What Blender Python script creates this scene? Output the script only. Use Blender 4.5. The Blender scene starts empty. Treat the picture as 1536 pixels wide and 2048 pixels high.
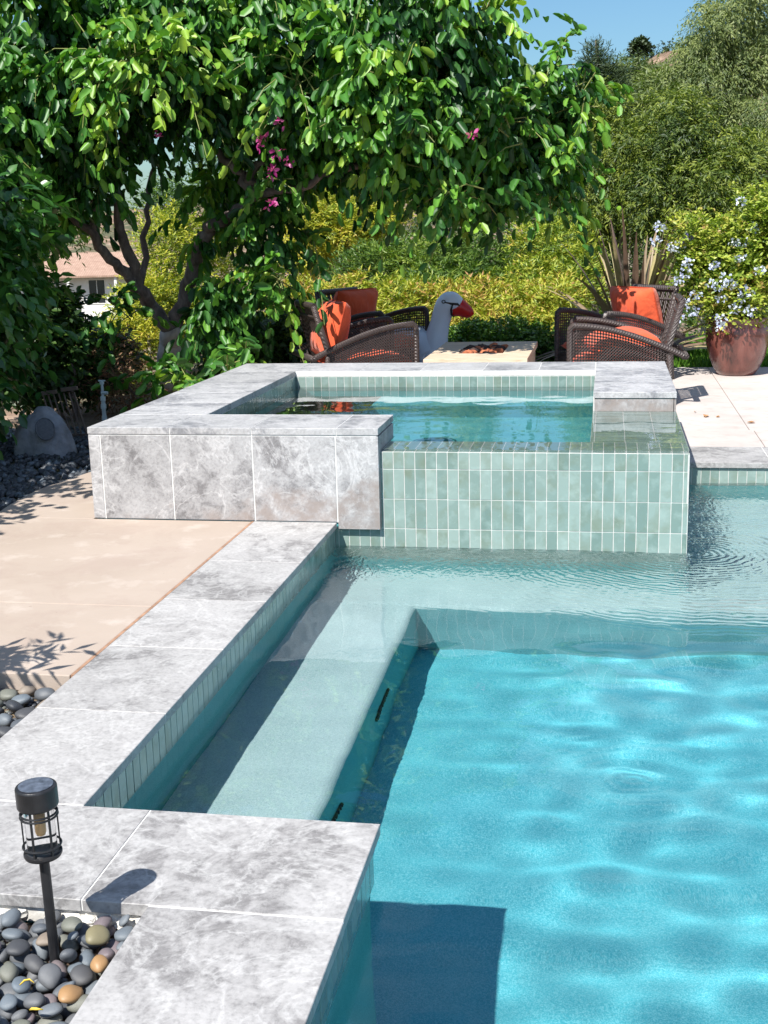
import bpy, bmesh, math, random
import numpy as np
from mathutils import Vector, Matrix, noise

# ------------------------------------------------------------------ camera, world, sun, exposure
S = bpy.context.scene
COL = S.collection
S.render.engine = 'CYCLES'
CR = np.array([[0.98431187, -0.01573608, 0.17573423],
               [0.17466596, 0.22769059, -0.95793987],
               [-0.02493881, 0.97360637, 0.22686711]])
CP = np.array([0.0, 0.0, 1.55])
FPX = 2471.68
cam = bpy.data.objects.new('camera', bpy.data.cameras.new('camera'))
COL.objects.link(cam)
S.camera = cam
cam.matrix_world = Matrix.Translation(CP.tolist()) @ Matrix(CR.tolist()).to_4x4()
cam.data.sensor_fit = 'VERTICAL'
cam.data.sensor_height = 24
cam.data.lens = 24 * FPX / 2048
cam.data.clip_start = 0.05
cam.data.clip_end = 3000

SX, SY = 0.30, 0.73                      # ground shadow of a one-metre post
world = bpy.data.worlds.new('World')
S.world = world
world.use_nodes = True
wn = world.node_tree
sky = wn.nodes.new('ShaderNodeTexSky')
sky.sky_type = 'NISHITA'
sky.sun_disc = False
sky.sun_elevation = math.atan2(1, math.hypot(SX, SY))
sky.sun_rotation = math.atan2(-SX, -SY)
sky.air_density = 1.3
sky.dust_density = 0.6
sky.ozone_density = 2.0
bg = wn.nodes['Background']
bg.inputs[1].default_value = 0.050
tc = wn.nodes.new('ShaderNodeTexCoord')
mp = wn.nodes.new('ShaderNodeMapping')
mp.inputs['Scale'].default_value = (1.2, 1.2, 4.5)
mp.inputs['Location'].default_value = (0.35, 0.1, 0.2)
cn = wn.nodes.new('ShaderNodeTexNoise')
cn.inputs['Scale'].default_value = 2.2
cn.inputs['Detail'].default_value = 7
cr = wn.nodes.new('ShaderNodeValToRGB')
cr.color_ramp.elements[0].position = 0.45
cr.color_ramp.elements[1].position = 0.72
mxs = wn.nodes.new('ShaderNodeMix')
mxs.data_type = 'RGBA'
mxs.inputs[7].default_value = (12, 12.5, 13.5, 1)
wn.links.new(tc.outputs['Generated'], mp.inputs[0])
wn.links.new(mp.outputs[0], cn.inputs[0])
wn.links.new(cn.outputs[0], cr.inputs[0])
wn.links.new(cr.outputs[0], mxs.inputs[0])
tint = wn.nodes.new('ShaderNodeMix')
tint.data_type = 'RGBA'
tint.blend_type = 'MULTIPLY'
tint.inputs[0].default_value = 1.0
tint.inputs[7].default_value = (.90, 1.28, 1.62, 1)
wn.links.new(sky.outputs[0], tint.inputs[6])
wn.links.new(tint.outputs[2], mxs.inputs[6])
wn.links.new(mxs.outputs[2], bg.inputs[0])

sl = bpy.data.lights.new('sun', 'SUN')
sl.energy = 5.0
sl.angle = math.radians(0.5)
sl.color = (1.0, 0.965, 0.90)
sl.cycles.is_caustics_light = True
sun = bpy.data.objects.new('sun', sl)
COL.objects.link(sun)
sun.rotation_euler = Vector((SX, SY, -1)).to_track_quat('-Z', 'Y').to_euler()

S.view_settings.view_transform = 'Standard'
S.view_settings.look = 'None'
S.view_settings.gamma = 1
S.view_settings.exposure = 0.66
S.cycles.caustics_refractive = True
S.cycles.caustics_reflective = False
S.cycles.max_bounces = 10
S.cycles.transparent_max_bounces = 8
S.cycles.sample_clamp_indirect = 6

# ------------------------------------------------------------------ helpers
def U(px, py, Y):
    """point of the world plane y=Y seen at photo pixel px,py (layout aid)"""
    r = CR @ np.array([px - 768, -(py - 1024), -FPX])
    return CP + (Y - CP[1]) / r[1] * r

def prop(o, label=None, cat=None, group=None, kind=None):
    if label: o['label'] = label
    if cat: o['category'] = cat
    if group: o['group'] = group
    if kind: o['kind'] = kind
    return o

def empty(name, label, cat, loc=(0, 0, 0), rz=0.0, group=None):
    o = bpy.data.objects.new(name, None)
    o.empty_display_size = 0.1
    COL.objects.link(o)
    o.location = loc
    o.rotation_euler = (0, 0, rz)
    return prop(o, label, cat, group)

class MB:
    def __init__(s):
        s.v = []; s.f = []; s.r = []; s.m = []
    def add(s, vs, fs, rnd=0.0, mi=0):
        b = len(s.v)
        s.v += [tuple(p) for p in vs]
        s.f += [tuple(b + i for i in f) for f in fs]
        s.r += [rnd] * len(fs); s.m += [mi] * len(fs)
    def block(s, P, A, B, Cc, rnd=0.0, mi=0):
        """box with corner P and edge vectors A,B,Cc"""
        P, A, B, Cc = map(Vector, (P, A, B, Cc))
        vs = [P, P + A, P + A + B, P + B, P + Cc, P + A + Cc, P + A + B + Cc, P + B + Cc]
        fs = [(0, 3, 2, 1), (4, 5, 6, 7), (0, 1, 5, 4), (1, 2, 6, 5), (2, 3, 7, 6), (3, 0, 4, 7)]
        if A.cross(B).dot(Cc) < 0: fs = [tuple(reversed(f)) for f in fs]
        s.add(vs, fs, rnd, mi)
    def box(s, a, b, rnd=0.0, mi=0):
        s.block(a, (b[0] - a[0], 0, 0), (0, b[1] - a[1], 0), (0, 0, b[2] - a[2]), rnd, mi)
    def bar(s, p, q, w, h, up=(0, 0, 1), rnd=0.0, mi=0):
        p, q = Vector(p), Vector(q); d = q - p; u = Vector(up)
        sd = d.cross(u)
        if sd.length < 1e-6: sd = d.cross(Vector((1, 0, 0)))
        sd.normalize(); u = sd.cross(d).normalized()
        s.block(p - sd * w / 2 - u * h / 2, d, sd * w, u * h, rnd, mi)
    def tube(s, pts, rad, n=8, cap=True, rnd=0.0, mi=0, flat=1.0):
        pts = [Vector(p) for p in pts]
        if not hasattr(rad, '__len__'): rad = [rad] * len(pts)
        b = len(s.v); ref = None
        for i, p in enumerate(pts):
            t = (pts[min(i + 1, len(pts) - 1)] - pts[max(i - 1, 0)]).normalized()
            if ref is None:
                ref = Vector((0, 0, 1)) if abs(t.z) < .9 else Vector((0, 1, 0))
            a = (ref - t * ref.dot(t))
            if a.length < 1e-5: a = t.orthogonal()
            a.normalize(); ref = a; c = t.cross(a)
            for k in range(n):
                an = 2 * math.pi * k / n
                s.v.append(tuple(p + a * math.cos(an) * rad[i] + c * math.sin(an) * rad[i] * flat))
        cnt = 0
        for i in range(len(pts) - 1):
            for k in range(n):
                k2 = (k + 1) % n
                s.f.append((b + i * n + k, b + i * n + k2, b + (i + 1) * n + k2, b + (i + 1) * n + k)); cnt += 1
        if cap:
            s.f.append(tuple(b + k for k in reversed(range(n))))
            s.f.append(tuple(b + (len(pts) - 1) * n + k for k in range(n))); cnt += 2
        s.r += [rnd] * cnt; s.m += [mi] * cnt
    def lathe(s, prof, n=48, c=(0, 0, 0), rnd=0.0, mi=0, close=False):
        b = len(s.v); c = Vector(c)
        for r, z in prof:
            for k in range(n):
                an = 2 * math.pi * k / n
                s.v.append((c.x + r * math.cos(an), c.y + r * math.sin(an), c.z + z))
        cnt = 0
        for i in range(len(prof) - 1):
            for k in range(n):
                k2 = (k + 1) % n
                s.f.append((b + i * n + k, b + i * n + k2, b + (i + 1) * n + k2, b + (i + 1) * n + k)); cnt += 1
        s.f.append(tuple(b + k for k in reversed(range(n))))
        s.f.append(tuple(b + (len(prof) - 1) * n + k for k in range(n))); cnt += 2
        s.r += [rnd] * cnt; s.m += [mi] * cnt
    def build(s, name, mats, parent=None, smooth=False, bevel=0.0, recv=False, seg=1):
        me = bpy.data.meshes.new(name)
        me.from_pydata(s.v, [], s.f)
        if not isinstance(mats, (list, tuple)): mats = [mats]
        for m in mats: me.materials.append(m)
        at = me.attributes.new('rnd', 'FLOAT', 'FACE')
        at.data.foreach_set('value', s.r)
        me.polygons.foreach_set('material_index', s.m)
        if smooth: me.polygons.foreach_set('use_smooth', [True] * len(s.f))
        me.update()
        o = bpy.data.objects.new(name, me)
        COL.objects.link(o)
        if parent: o.parent = parent
        if bevel:
            bv = o.modifiers.new('bevel', 'BEVEL'); bv.width = bevel; bv.segments = seg; bv.limit_method = 'ANGLE'
        if recv: o.cycles.is_caustics_receiver = True
        return o

def copy_tree(o, parent=None):
    c = o.copy(); COL.objects.link(c); c.parent = parent
    for ch in [x for x in bpy.data.objects if x.parent == o]:
        if ch is not c: copy_tree(ch, c)
    return c

# ------------------------------------------------------------------ materials
class NT:
    def __init__(s, name):
        s.m = bpy.data.materials.new(name); s.m.use_nodes = True
        s.t = s.m.node_tree; s.b = s.t.nodes['Principled BSDF']; s.o = s.t.nodes['Material Output']
    def n(s, typ, **k):
        nd = s.t.nodes.new(typ)
        for a, v in k.items():
            if a.startswith('i_'):
                key = a[2:].replace('_', ' ')
                nd.inputs[key].default_value = v
            else: setattr(nd, a, v)
        return nd
    def l(s, a, b): s.t.links.new(a, b)
    def coords(s, rnd=False, scale=(1, 1, 1)):
        tc = s.n('ShaderNodeTexCoord'); mp = s.n('ShaderNodeMapping'); mp.inputs['Scale'].default_value = scale
        s.l(tc.outputs['Object'], mp.inputs[0]); out = mp.outputs[0]
        if rnd:
            at = s.n('ShaderNodeAttribute', attribute_name='rnd')
            mu = s.n('ShaderNodeMath', operation='MULTIPLY'); mu.inputs[1].default_value = 37.0
            s.l(at.outputs['Fac'], mu.inputs[0])
            ad = s.n('ShaderNodeVectorMath', operation='ADD')
            s.l(out, ad.inputs[0]); s.l(mu.outputs[0], ad.inputs[1]); out = ad.outputs[0]
            s.rn = at.outputs['Fac']
        return out
    def noise(s, vec, scale, detail=6, rough=.55, dist=0.0):
        nd = s.n('ShaderNodeTexNoise'); nd.inputs['Scale'].default_value = scale
        nd.inputs['Detail'].default_value = detail; nd.inputs['Roughness'].default_value = rough
        nd.inputs['Distortion'].default_value = dist
        if vec is not None: s.l(vec, nd.inputs['Vector'])
        return nd.outputs[0]
    def ramp(s, fac, stops, interp='LINEAR'):
        nd = s.n('ShaderNodeValToRGB'); e = nd.color_ramp.elements; nd.color_ramp.interpolation = interp
        while len(e) < len(stops): e.new(0.5)
        for i, (p, c) in enumerate(stops):
            e[i].position = p
            e[i].color = (c, c, c, 1) if not hasattr(c, '__len__') else (*c[:3], 1)
        s.l(fac, nd.inputs[0]); return nd.outputs[0]
    def mix(s, fac, a, b, mode='MIX'):
        nd = s.n('ShaderNodeMix', data_type='RGBA', blend_type=mode)
        for sock, v in ((nd.inputs[0], fac), (nd.inputs[6], a), (nd.inputs[7], b)):
            if hasattr(v, 'is_linked') or hasattr(v, 'links'): s.l(v, sock)
            elif hasattr(v, '__len__'): sock.default_value = (*v[:3], 1)
            else: sock.default_value = v
        return nd.outputs[2]
    def math(s, op, a, b=0.0, c=None):
        nd = s.n('ShaderNodeMath', operation=op)
        for i, v in enumerate((a, b) if c is None else (a, b, c)):
            if hasattr(v, 'links'): s.l(v, nd.inputs[i])
            else: nd.inputs[i].default_value = v
        return nd.outputs[0]
    def bump(s, h, dist=.002, strength=.5):
        nd = s.n('ShaderNodeBump'); nd.inputs['Distance'].default_value = dist; nd.inputs['Strength'].default_value = strength
        s.l(h, nd.inputs['Height']); s.l(nd.outputs[0], s.b.inputs['Normal']); return nd
    def col(s, c):
        if hasattr(c, 'links'): s.l(c, s.b.inputs['Base Color'])
        else: s.b.inputs['Base Color'].default_value = (*c, 1)
    def rough(s, r):
        if hasattr(r, 'links'): s.l(r, s.b.inputs['Roughness'])
        else: s.b.inputs['Roughness'].default_value = r

def simple(name, col, rough=.6, var=.25, scale=8, bump=0.0, bscale=60, metal=0.0, spec=.5):
    t = NT(name); v = t.coords()
    n = t.noise(v, scale, 6)
    a = [c * (1 - var) for c in col]; b = [min(1, c * (1 + var)) for c in col]
    t.col(t.ramp(n, [(.3, a), (.7, b)])); t.rough(rough)
    t.b.inputs['Metallic'].default_value = metal; t.b.inputs['Specular IOR Level'].default_value = spec
    if bump: t.bump(t.noise(v, bscale, 4), bump, .6)
    return t.m

def stone_mat(name, dark, light, vein, stain=False, rough=.55):
    t = NT(name); v = t.coords(rnd=True)
    big = t.noise(v, 2.3, 9, .62, .8)
    mid = t.noise(v, 13, 9, .72, .5)
    fine = t.noise(v, 70, 4, .6)
    base = t.ramp(t.math('MULTIPLY_ADD', mid, .44, t.math('MULTIPLY', big, .60)), [(.44, dark), (.505, [(a + 2 * b) / 3 for a, b in zip(dark, light)]), (.575, light)])
    vn = t.noise(v, 3.2, 7, .6, 1.6)
    ridge = t.math('ABSOLUTE', t.math('SUBTRACT', vn, .5))
    line = t.ramp(ridge, [(0.0, 1), (.012, .55), (.035, 0)])
    vn2 = t.noise(v, 9, 5, .6, 2.2)
    line2 = t.ramp(t.math('ABSOLUTE', t.math('SUBTRACT', vn2, .5)), [(0.0, .5), (.02, 0)])
    c = t.mix(t.math('MULTIPLY', line, .45), base, vein)
    c = t.mix(t.math('MULTIPLY', line2, .35), c, vein)
    sp = t.ramp(fine, [(.3, .76), (.5, 1.0), (.75, 1.10)])
    c = t.mix(1.0, c, sp, 'MULTIPLY')
    tone = t.ramp(t.rn, [(0, .91), (1, 1.05)])
    c = t.mix(1.0, c, tone, 'MULTIPLY')
    if stain:
        tc = t.n('ShaderNodeTexCoord'); sx = t.n('ShaderNodeSeparateXYZ'); t.l(tc.outputs['Object'], sx.inputs[0])
        zz = t.math('MULTIPLY_ADD', t.noise(tc.outputs['Object'], 2.6, 7, .6), .75, t.math('MULTIPLY', sx.outputs[2], -1.0))
        right = t.math('ADD', t.math('MULTIPLY_ADD', sx.outputs[0], .22, zz), .20)
        f = t.ramp(right, [(-.06, 0), (.08, 1)])
        f2 = t.ramp(t.noise(tc.outputs['Object'], 14, 6, .6), [(.35, .2), (.6, 1)])
        c = t.mix(t.math('MULTIPLY', t.math('MULTIPLY', f, f2), .85), c, (.27, .225, .205))
    t.col(c); t.rough(rough)
    t.bump(t.math('ADD', fine, t.math('MULTIPLY', mid, 1.5)), .0012, .5)
    return t.m

M = {}
M['stone'] = stone_mat('pale_grey_stone', (.22, .21, .208), (.415, .402, .396), (.56, .55, .54), rough=.6)
M['stone_top'] = stone_mat('spa_coping_stone', (.22, .22, .235), (.43, .425, .43), (.60, .59, .60), rough=.5)
M['stone_wall'] = stone_mat('spa_cladding_stone', (.19, .183, .188), (.40, .393, .40), (.66, .65, .655), stain=True, rough=.6)
M['grout'] = simple('white_grout', (.74, .73, .71), .9, .12, 30, .001, 200)
M['grout_dim'] = simple('warm_grout', (.60, .585, .56), .9, .15, 30, .001, 200)

t = NT('sage_glazed_tile'); v = t.coords(rnd=True)
n1 = t.noise(v, 7, 3, .5, .4)
c = t.ramp(t.rn, [(0, (.165, .24, .215)), (.45, (.22, .30, .272)), (1, (.285, .365, .335))])
c = t.mix(t.ramp(n1, [(.50, 0), (.72, .62)]), c, (.17, .20, .135))
c = t.mix(t.ramp(t.noise(v, 16, 3), [(.5, 0), (.8, .45)]), c, (.40, .50, .47))
t.col(c); t.rough(t.ramp(t.noise(v, 20, 3), [(.3, .12), (.7, .28)])); t.bump(t.noise(v, 11, 2), .004, .25)
t.b.inputs['Coat Weight'].default_value = .4
M['tile'] = t.m

def plaster(name, a, b, spk):
    t = NT(name); v = t.coords()
    c = t.ramp(t.noise(v, 1.6, 6), [(.3, a), (.7, b)])
    c = t.mix(t.ramp(t.noise(v, 230, 2, .8), [(.42, 0), (.62, .75)]), c, spk)
    c = t.mix(t.ramp(t.noise(v, 120, 2, .8), [(.55, 0), (.75, .4)]), c, [x * .55 for x in a])
    t.col(c); t.rough(.85); t.bump(t.noise(v, 220, 2), .002, .5); return t.m
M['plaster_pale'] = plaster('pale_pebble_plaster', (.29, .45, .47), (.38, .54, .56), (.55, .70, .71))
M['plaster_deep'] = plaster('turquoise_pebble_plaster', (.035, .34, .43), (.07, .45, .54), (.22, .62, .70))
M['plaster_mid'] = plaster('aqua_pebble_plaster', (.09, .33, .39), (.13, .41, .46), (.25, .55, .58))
M['plaster_spa_riser_shade'] = plaster('teal_plaster_and_riser_shade', (.04, .28, .31), (.07, .35, .38), (.15, .46, .48))  # spa and wall plaster; on bench side risers it paints in their shade

t = NT('tan_concrete'); v = t.coords()
c = t.ramp(t.noise(v, 1.3, 8, .6), [(.3, (.36, .292, .24)), (.7, (.43, .355, .30))])
c = t.mix(t.ramp(t.noise(v, 45, 5, .7), [(.35, .35), (.6, 0)]), c, (.42, .33, .27))
c = t.mix(t.ramp(t.noise(v, 5, 6, .6), [(.55, 0), (.8, .5)]), c, (.64, .57, .52))
c = t.mix(t.ramp(t.noise(v, 26, 2, .5), [(.74, 0), (.78, .6)]), c, (.20, .15, .12))
c = t.mix(t.ramp(t.noise(v, 2.4, 9, .7, .5), [(.50, 0), (.62, .35)]), c, (.33, .25, .21))
t.col(c); t.rough(.85); t.bump(t.noise(v, 180, 4), .0015, .5)
M['deck'] = t.m
t = NT('pale_concrete'); v = t.coords()
c = t.ramp(t.noise(v, 1.6, 8, .6), [(.3, (.46, .40, .37)), (.7, (.58, .52, .49))])
c = t.mix(t.ramp(t.noise(v, 9, 6, .6), [(.52, 0), (.75, .6)]), c, (.36, .31, .28))
t.col(c); t.rough(.85); t.bump(t.noise(v, 150, 4), .0015, .5)
M['deck_pale'] = t.m
M['mastic'] = simple('brown_joint_strip', (.33, .19, .12), .8, .3, 20)
M['mortar'] = simple('rough_mortar', (.62, .60, .56), .95, .25, 25, .006, 40)
M['dark'] = simple('black_plastic', (.018, .018, .020), .38, .3, 30, .0004, 300)
M['drain'] = simple('dark_grille', (.012, .02, .03), .6, .1)
M['wicker'] = None
t = NT('brown_wicker'); v = t.coords()
wv = t.n('ShaderNodeTexWave', wave_type='BANDS', bands_direction='DIAGONAL'); wv.inputs['Scale'].default_value = 22; t.l(v, wv.inputs['Vector'])
t.col(t.mix(t.noise(v, 30, 4), (.030, .021, .019), (.085, .062, .058))); t.rough(.42); t.bump(wv.outputs['Fac'], .006, .9)
M['wicker'] = t.m
t = NT('orange_canvas'); v = t.coords()
t.col(t.ramp(t.noise(v, 5, 5), [(.3, (.60, .075, .022)), (.7, (.74, .11, .034))])); t.rough(.9)
t.bump(t.math('ADD', t.noise(v, 7, 4, .5, 1.0), t.math('MULTIPLY', t.noise(v, 300, 2), .05)), .03, .6)
t.b.inputs['Sheen Weight'].default_value = .2
M['orange'] = t.m
M['orange_seam'] = simple('orange_piping', (.45, .06, .02), .9, .1)
t = NT('bleached_wood_look'); v = t.coords(scale=(1, 6, 6))
t.col(t.ramp(t.noise(v, 5, 7, .6, .8), [(.3, (.42, .30, .20)), (.5, (.60, .47, .34)), (.72, (.70, .58, .45))])); t.rough(.6)
t.bump(t.noise(v, 14, 5), .002, .4)
M['pitwood'] = t.m
M['lava'] = simple('burnt_lava_rock', (.06, .035, .03), .95, .6, 20, .01, 50)
M['lava_red'] = simple('red_lava_rock', (.42, .13, .06), .95, .5, 20, .01, 50)
M['swan'] = simple('white_vinyl', (.70, .78, .90), .35, .04, 4)
M['beak'] = simple('red_vinyl', (.60, .012, .010), .28, .1)
M['blackpaint'] = simple('black_marking', (.01, .01, .012), .4, .1)
t = NT('oxblood_glaze'); v = t.coords(scale=(1, 1, .35))
t.col(t.ramp(t.noise(v, 5, 6, .6, .6), [(.35, (.070, .022, .018)), (.55, (.17, .055, .042)), (.75, (.26, .12, .10))])); t.rough(t.ramp(t.noise(v, 9, 4), [(.3, .12), (.7, .4)]))
t.bump(t.noise(v, 6, 3), .01, .3); t.b.inputs['Coat Weight'].default_value = .6
M['glaze'] = t.m
t = NT('grey_bark'); v = t.coords(scale=(1, 1, .3))
t.col(t.ramp(t.noise(v, 14, 8, .65, .5), [(.3, (.07, .05, .045)), (.55, (.19, .145, .13)), (.75, (.33, .27, .25))])); t.rough(.9); t.bump(t.noise(v, 22, 6), .02, .8)
M['bark'] = t.m
M['bark_white'] = simple('whitish_bark', (.52, .46, .42), .9, .35, 9, .012, 25)
M['bark_pale'] = simple('pale_bark', (.36, .31, .25), .9, .3, 12, .01, 30)
M['soil'] = simple('brown_mulch', (.10, .065, .045), 1, .5, 12, .03, 30)
M['rockspk'] = simple('grey_moulded_rock', (.22, .235, .26), .9, .35, 9, .02, 22)
M['rockgrille'] = simple('dark_grille_mesh', (.10, .11, .125), .8, .2, 60)
M['pvc'] = simple('weathered_pvc', (.42, .52, .54), .5, .2)
M['oldwood'] = simple('weathered_slat_wood', (.14, .105, .085), .9, .35, 10)

def leafmat(name, cols, rough=.42, trans=.35, spec=.5):
    t = NT(name)
    at = t.n('ShaderNodeAttribute', attribute_name='rnd')
    c = t.ramp(at.outputs['Fac'], [(i / (len(cols) - 1), cc) for i, cc in enumerate(cols)])
    v = t.coords(); c = t.mix(1.0, c, t.ramp(t.noise(v, 25, 2), [(.3, .85), (.7, 1.12)]), 'MULTIPLY')
    t.col(c); t.rough(rough); t.b.inputs['Specular IOR Level'].default_value = spec
    tr = t.n('ShaderNodeBsdfTranslucent'); tcx = t.mix(1.0, c, (1.0, 1.25, .45), 'MULTIPLY'); t.l(tcx, tr.inputs[0])
    mx = t.n('ShaderNodeMixShader'); mx.inputs[0].default_value = trans
    t.l(t.b.outputs[0], mx.inputs[1]); t.l(tr.outputs[0], mx.inputs[2]); t.l(mx.outputs[0], t.o.inputs[0])
    return t.m
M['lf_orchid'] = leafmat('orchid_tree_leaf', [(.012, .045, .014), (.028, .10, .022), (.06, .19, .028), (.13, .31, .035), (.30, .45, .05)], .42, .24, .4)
M['lf_glossy'] = leafmat('glossy_dark_leaf', [(.02, .075, .02), (.04, .13, .028), (.08, .21, .035), (.15, .30, .045)], .28, .25, .6)
M['lf_gold'] = leafmat('golden_leaf', [(.09, .14, .02), (.22, .28, .03), (.40, .42, .036), (.56, .51, .05), (.48, .32, .06)], .5, .3)
M['lf_goldred'] = leafmat('golden_red_leaf', [(.06, .12, .02), (.15, .23, .03), (.33, .39, .04), (.50, .47, .06), (.42, .22, .08)], .5, .3)
M['lf_box'] = leafmat('box_leaf', [(.035, .10, .018), (.07, .17, .024), (.14, .26, .03), (.24, .36, .035)], .35, .25)
M['lf_acacia'] = leafmat('olive_feathery_leaf', [(.022, .045, .012), (.06, .105, .018), (.15, .20, .026), (.30, .34, .045)], .5, .3)
M['lf_olive'] = leafmat('grey_olive_leaf', [(.045, .075, .035), (.09, .13, .05), (.16, .21, .065), (.25, .29, .09)], .5, .3)
M['lf_mid'] = leafmat('mid_green_leaf', [(.03, .07, .018), (.07, .14, .024), (.14, .22, .03), (.24, .30, .035)], .45, .3)
M['lf_dark'] = leafmat('dark_conifer_leaf', [(.02, .04, .02), (.045, .075, .03), (.08, .12, .045)], .6, .2)
M['lf_dry'] = leafmat('dry_reddish_leaf', [(.10, .05, .03), (.20, .10, .06), (.30, .17, .10), (.10, .13, .03)], .7, .2)
M['lf_plum'] = leafmat('plumbago_leaf', [(.07, .13, .02), (.18, .27, .03), (.33, .41, .05), (.46, .49, .08), (.42, .27, .10)], .45, .3)
M['lf_flax'] = leafmat('bronze_flax_blade', [(.09, .055, .04), (.20, .13, .085), (.33, .25, .15), (.42, .36, .16)], .4, .1)
M['lf_grass'] = leafmat('lawn_blade', [(.06, .17, .02), (.12, .28, .03), (.2, .38, .04)], .5, .3)
M['twig'] = simple('green_twig', (.20, .22, .06), .7, .3)
M['petal_pink'] = leafmat('magenta_petal', [(.36, .02, .17), (.60, .05, .30), (.72, .20, .45)], .5, .3)
M['petal_blue'] = leafmat('pale_blue_petal', [(.40, .44, .78), (.62, .66, .90), (.80, .83, .95)], .5, .25)
M['petal_violet'] = leafmat('violet_petal', [(.22, .18, .62), (.35, .30, .75)], .5, .25)

# ------------------------------------------------------------------ geometry constants (metres)
XI, XO, XP = -1.411, -1.868, -.572        # pool coping inner / outer edge, peninsula edge
YN, YP = 2.956, 2.485
YW, YT = 6.285, 6.320                     # spa stone front, spa tile front
HS, ZT, ZW, ZWS = .51, .380, -.135, .3935
XL, XIL, XNR, XB, XR = -2.79, -2.257, -1.172, -.082, .421
YIF, YBF, YIB, YBK = 6.745, 7.672, 8.841, 9.376
YR = 8.07
XE = 4.6                                  # far right end of the pool
Y0 = 1.15
rnd = random.Random(7)

# ------------------------------------------------------------------ ground and terrain
def hgt(x, y):
    h = -.075
    if y > 15.5:
        s = min(1, (y - 15.5) / 30); h -= 3.2 * s * s * (3 - 2 * s)
    if y > 45:
        s = min(1, (y - 45) / 60); h -= 3.4 * s
    if x < -4.8 and y > 9:
        h -= min(1.6, (-4.8 - x) * .28 * min(1, (y - 9) / 6))
    if y > 130:
        s = min(1, (y - 130) / 150); s = s * s * (3 - 2 * s)
        u = x / y
        ridge = 8 + 25 / (1 + math.exp(-(u + .004) * 70)) + 5 * noise.noise(Vector((x * .02, y * .02, 0)))
        h += s * (ridge + 6.5)
        h += 1.6 * s * noise.noise(Vector((x * .09, y * .09, 3)))
    return h
ys = [-6, 0, 3, 6, 9, 11, 13, 14.5, 16] + [16 + 2 * i for i in range(1, 20)] + [60 + 8 * i for i in range(0, 10)] + [140 + 6 * i for i in range(0, 30)] + [330, 370, 430, 520, 700, 1000, 1500]
us = [-1 + i / 60 for i in range(121)]
gm = MB()
vs = []
for y in ys:
    w = max(14, y * .8)
    for u in us: vs.append((u * w, y, hgt(u * w, y)))
n = len(us)
# the sheet leaves out the pool and the spa: cells are dropped where they stand
fs = []
for j in range(len(ys) - 1):
    for i in range(n - 1):
        fs.append((j * n + i, j * n + i + 1, (j + 1) * n + i + 1, (j + 1) * n + i))
t = NT('dry_hillside'); v = t.coords()
c = t.ramp(t.noise(v, .35, 8, .6), [(.35, (.16, .10, .065)), (.55, (.30, .20, .14)), (.7, (.36, .27, .20))])
c = t.mix(t.ramp(t.noise(v, .16, 9, .7), [(.45, 0), (.55, .9)]), c, (.055, .07, .03))
t.col(c); t.rough(1); t.bump(t.noise(v, 3, 6), .15, .8)
M['hill'] = t.m
def in_hole(f):
    cx = sum(vs[i][0] for i in f) / 4; cy = sum(vs[i][1] for i in f) / 4
    return False
# a hole for the water basin: rebuild the near ground as strips round it
far = [f for f in fs if min(vs[i][1] for i in f) >= 13.0]
gm.add(vs, far)
W = 14
hx0, hx1, hy0, hy1 = XO + .25, XE + .1, Y0 - .1, YR + .1
for a, b in (((-W, -6), (hx0, 13)), ((hx0, -6), (W, hy0)), ((hx1, hy0), (W, 13))):
    gm.add([(a[0], a[1], -.075), (b[0], a[1], -.075), (b[0], b[1], -.075), (a[0], b[1], -.075)], [(0, 1, 2, 3)])
gm.add([(hx0, YBK - .05, -.075), (hx1, YBK - .05, -.075), (hx1, 13, -.075), (hx0, 13, -.075)], [(0, 1, 2, 3)])
gm.add([(XR - .1, hy1, -.075), (hx1, hy1, -.075), (hx1, YBK - .05, -.075), (XR - .1, YBK - .05, -.075)], [(0, 1, 2, 3)])
# spa plot: a hole too (its left strip lies on the ground of the first sheet)
gm.box((-3.2, 1.0, -.30), (-1.032, YP + .02, -.085))
gm.box((-3.2, YP + .02, -.30), (XO + .03, 3.93, -.085))
g = gm.build('ground', [M['hill']], smooth=True); prop(g, kind='structure')

# ------------------------------------------------------------------ swimming pool
pool = empty('swimming_pool', 'large turquoise swimming pool with pale stone coping and sage tile band', 'swimming pool', (1, 4, 0))
def pch(o): o.parent = pool; o.matrix_parent_inverse = Matrix.Translation((-1, -4, 0)); return o

G = .0035
def slab_row(mb, x0, x1, cuts, z0, z1, axis='y', mi=0):
    for a, b in zip(cuts[:-1], cuts[1:]):
        if axis == 'y': mb.box((x0, a + G / 2, z0), (x1, b - G / 2, z1), rnd.random(), mi)
        else: mb.box((a + G / 2, x0, z0), (b - G / 2, x1, z1), rnd.random(), mi)
cp = MB()
slab_row(cp, XO, XI, [YN, 3.62, 4.25, 4.86, 5.48, YW - .002], -.032, 0)
slab_row(cp, YP, YN - G, [XO - .6, XO, -1.214, XP], -.032, 0, 'x')
slab_row(cp, -1.045, XP, [1.25, 1.87, YP - G], -.032, 0)
slab_row(cp, YR, 8.655, [XR + .02, 1.05, 1.68, 2.31, 2.94, 3.57, 4.2, 4.83], -.035, 0, 'x')
slab_row(cp, .72, Y0, [XP - .473, XP + .15, .2, .83, 1.46, 2.1, 2.8, 3.5, 4.2, 4.83], -.032, 0, 'x')
slab_row(cp, XE, XE + .47, [Y0, 1.8, 2.5, 3.2, 3.9, 4.6, 5.3, 6, 6.7, 7.4, YR], -.032, 0)
pch(cp.build('coping', M['stone'], bevel=.0018, recv=True))
gr = MB()
gr.box((XO + .001, YP + .003, -.03), (XI - .001, YW - .003, -.0022))
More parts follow.
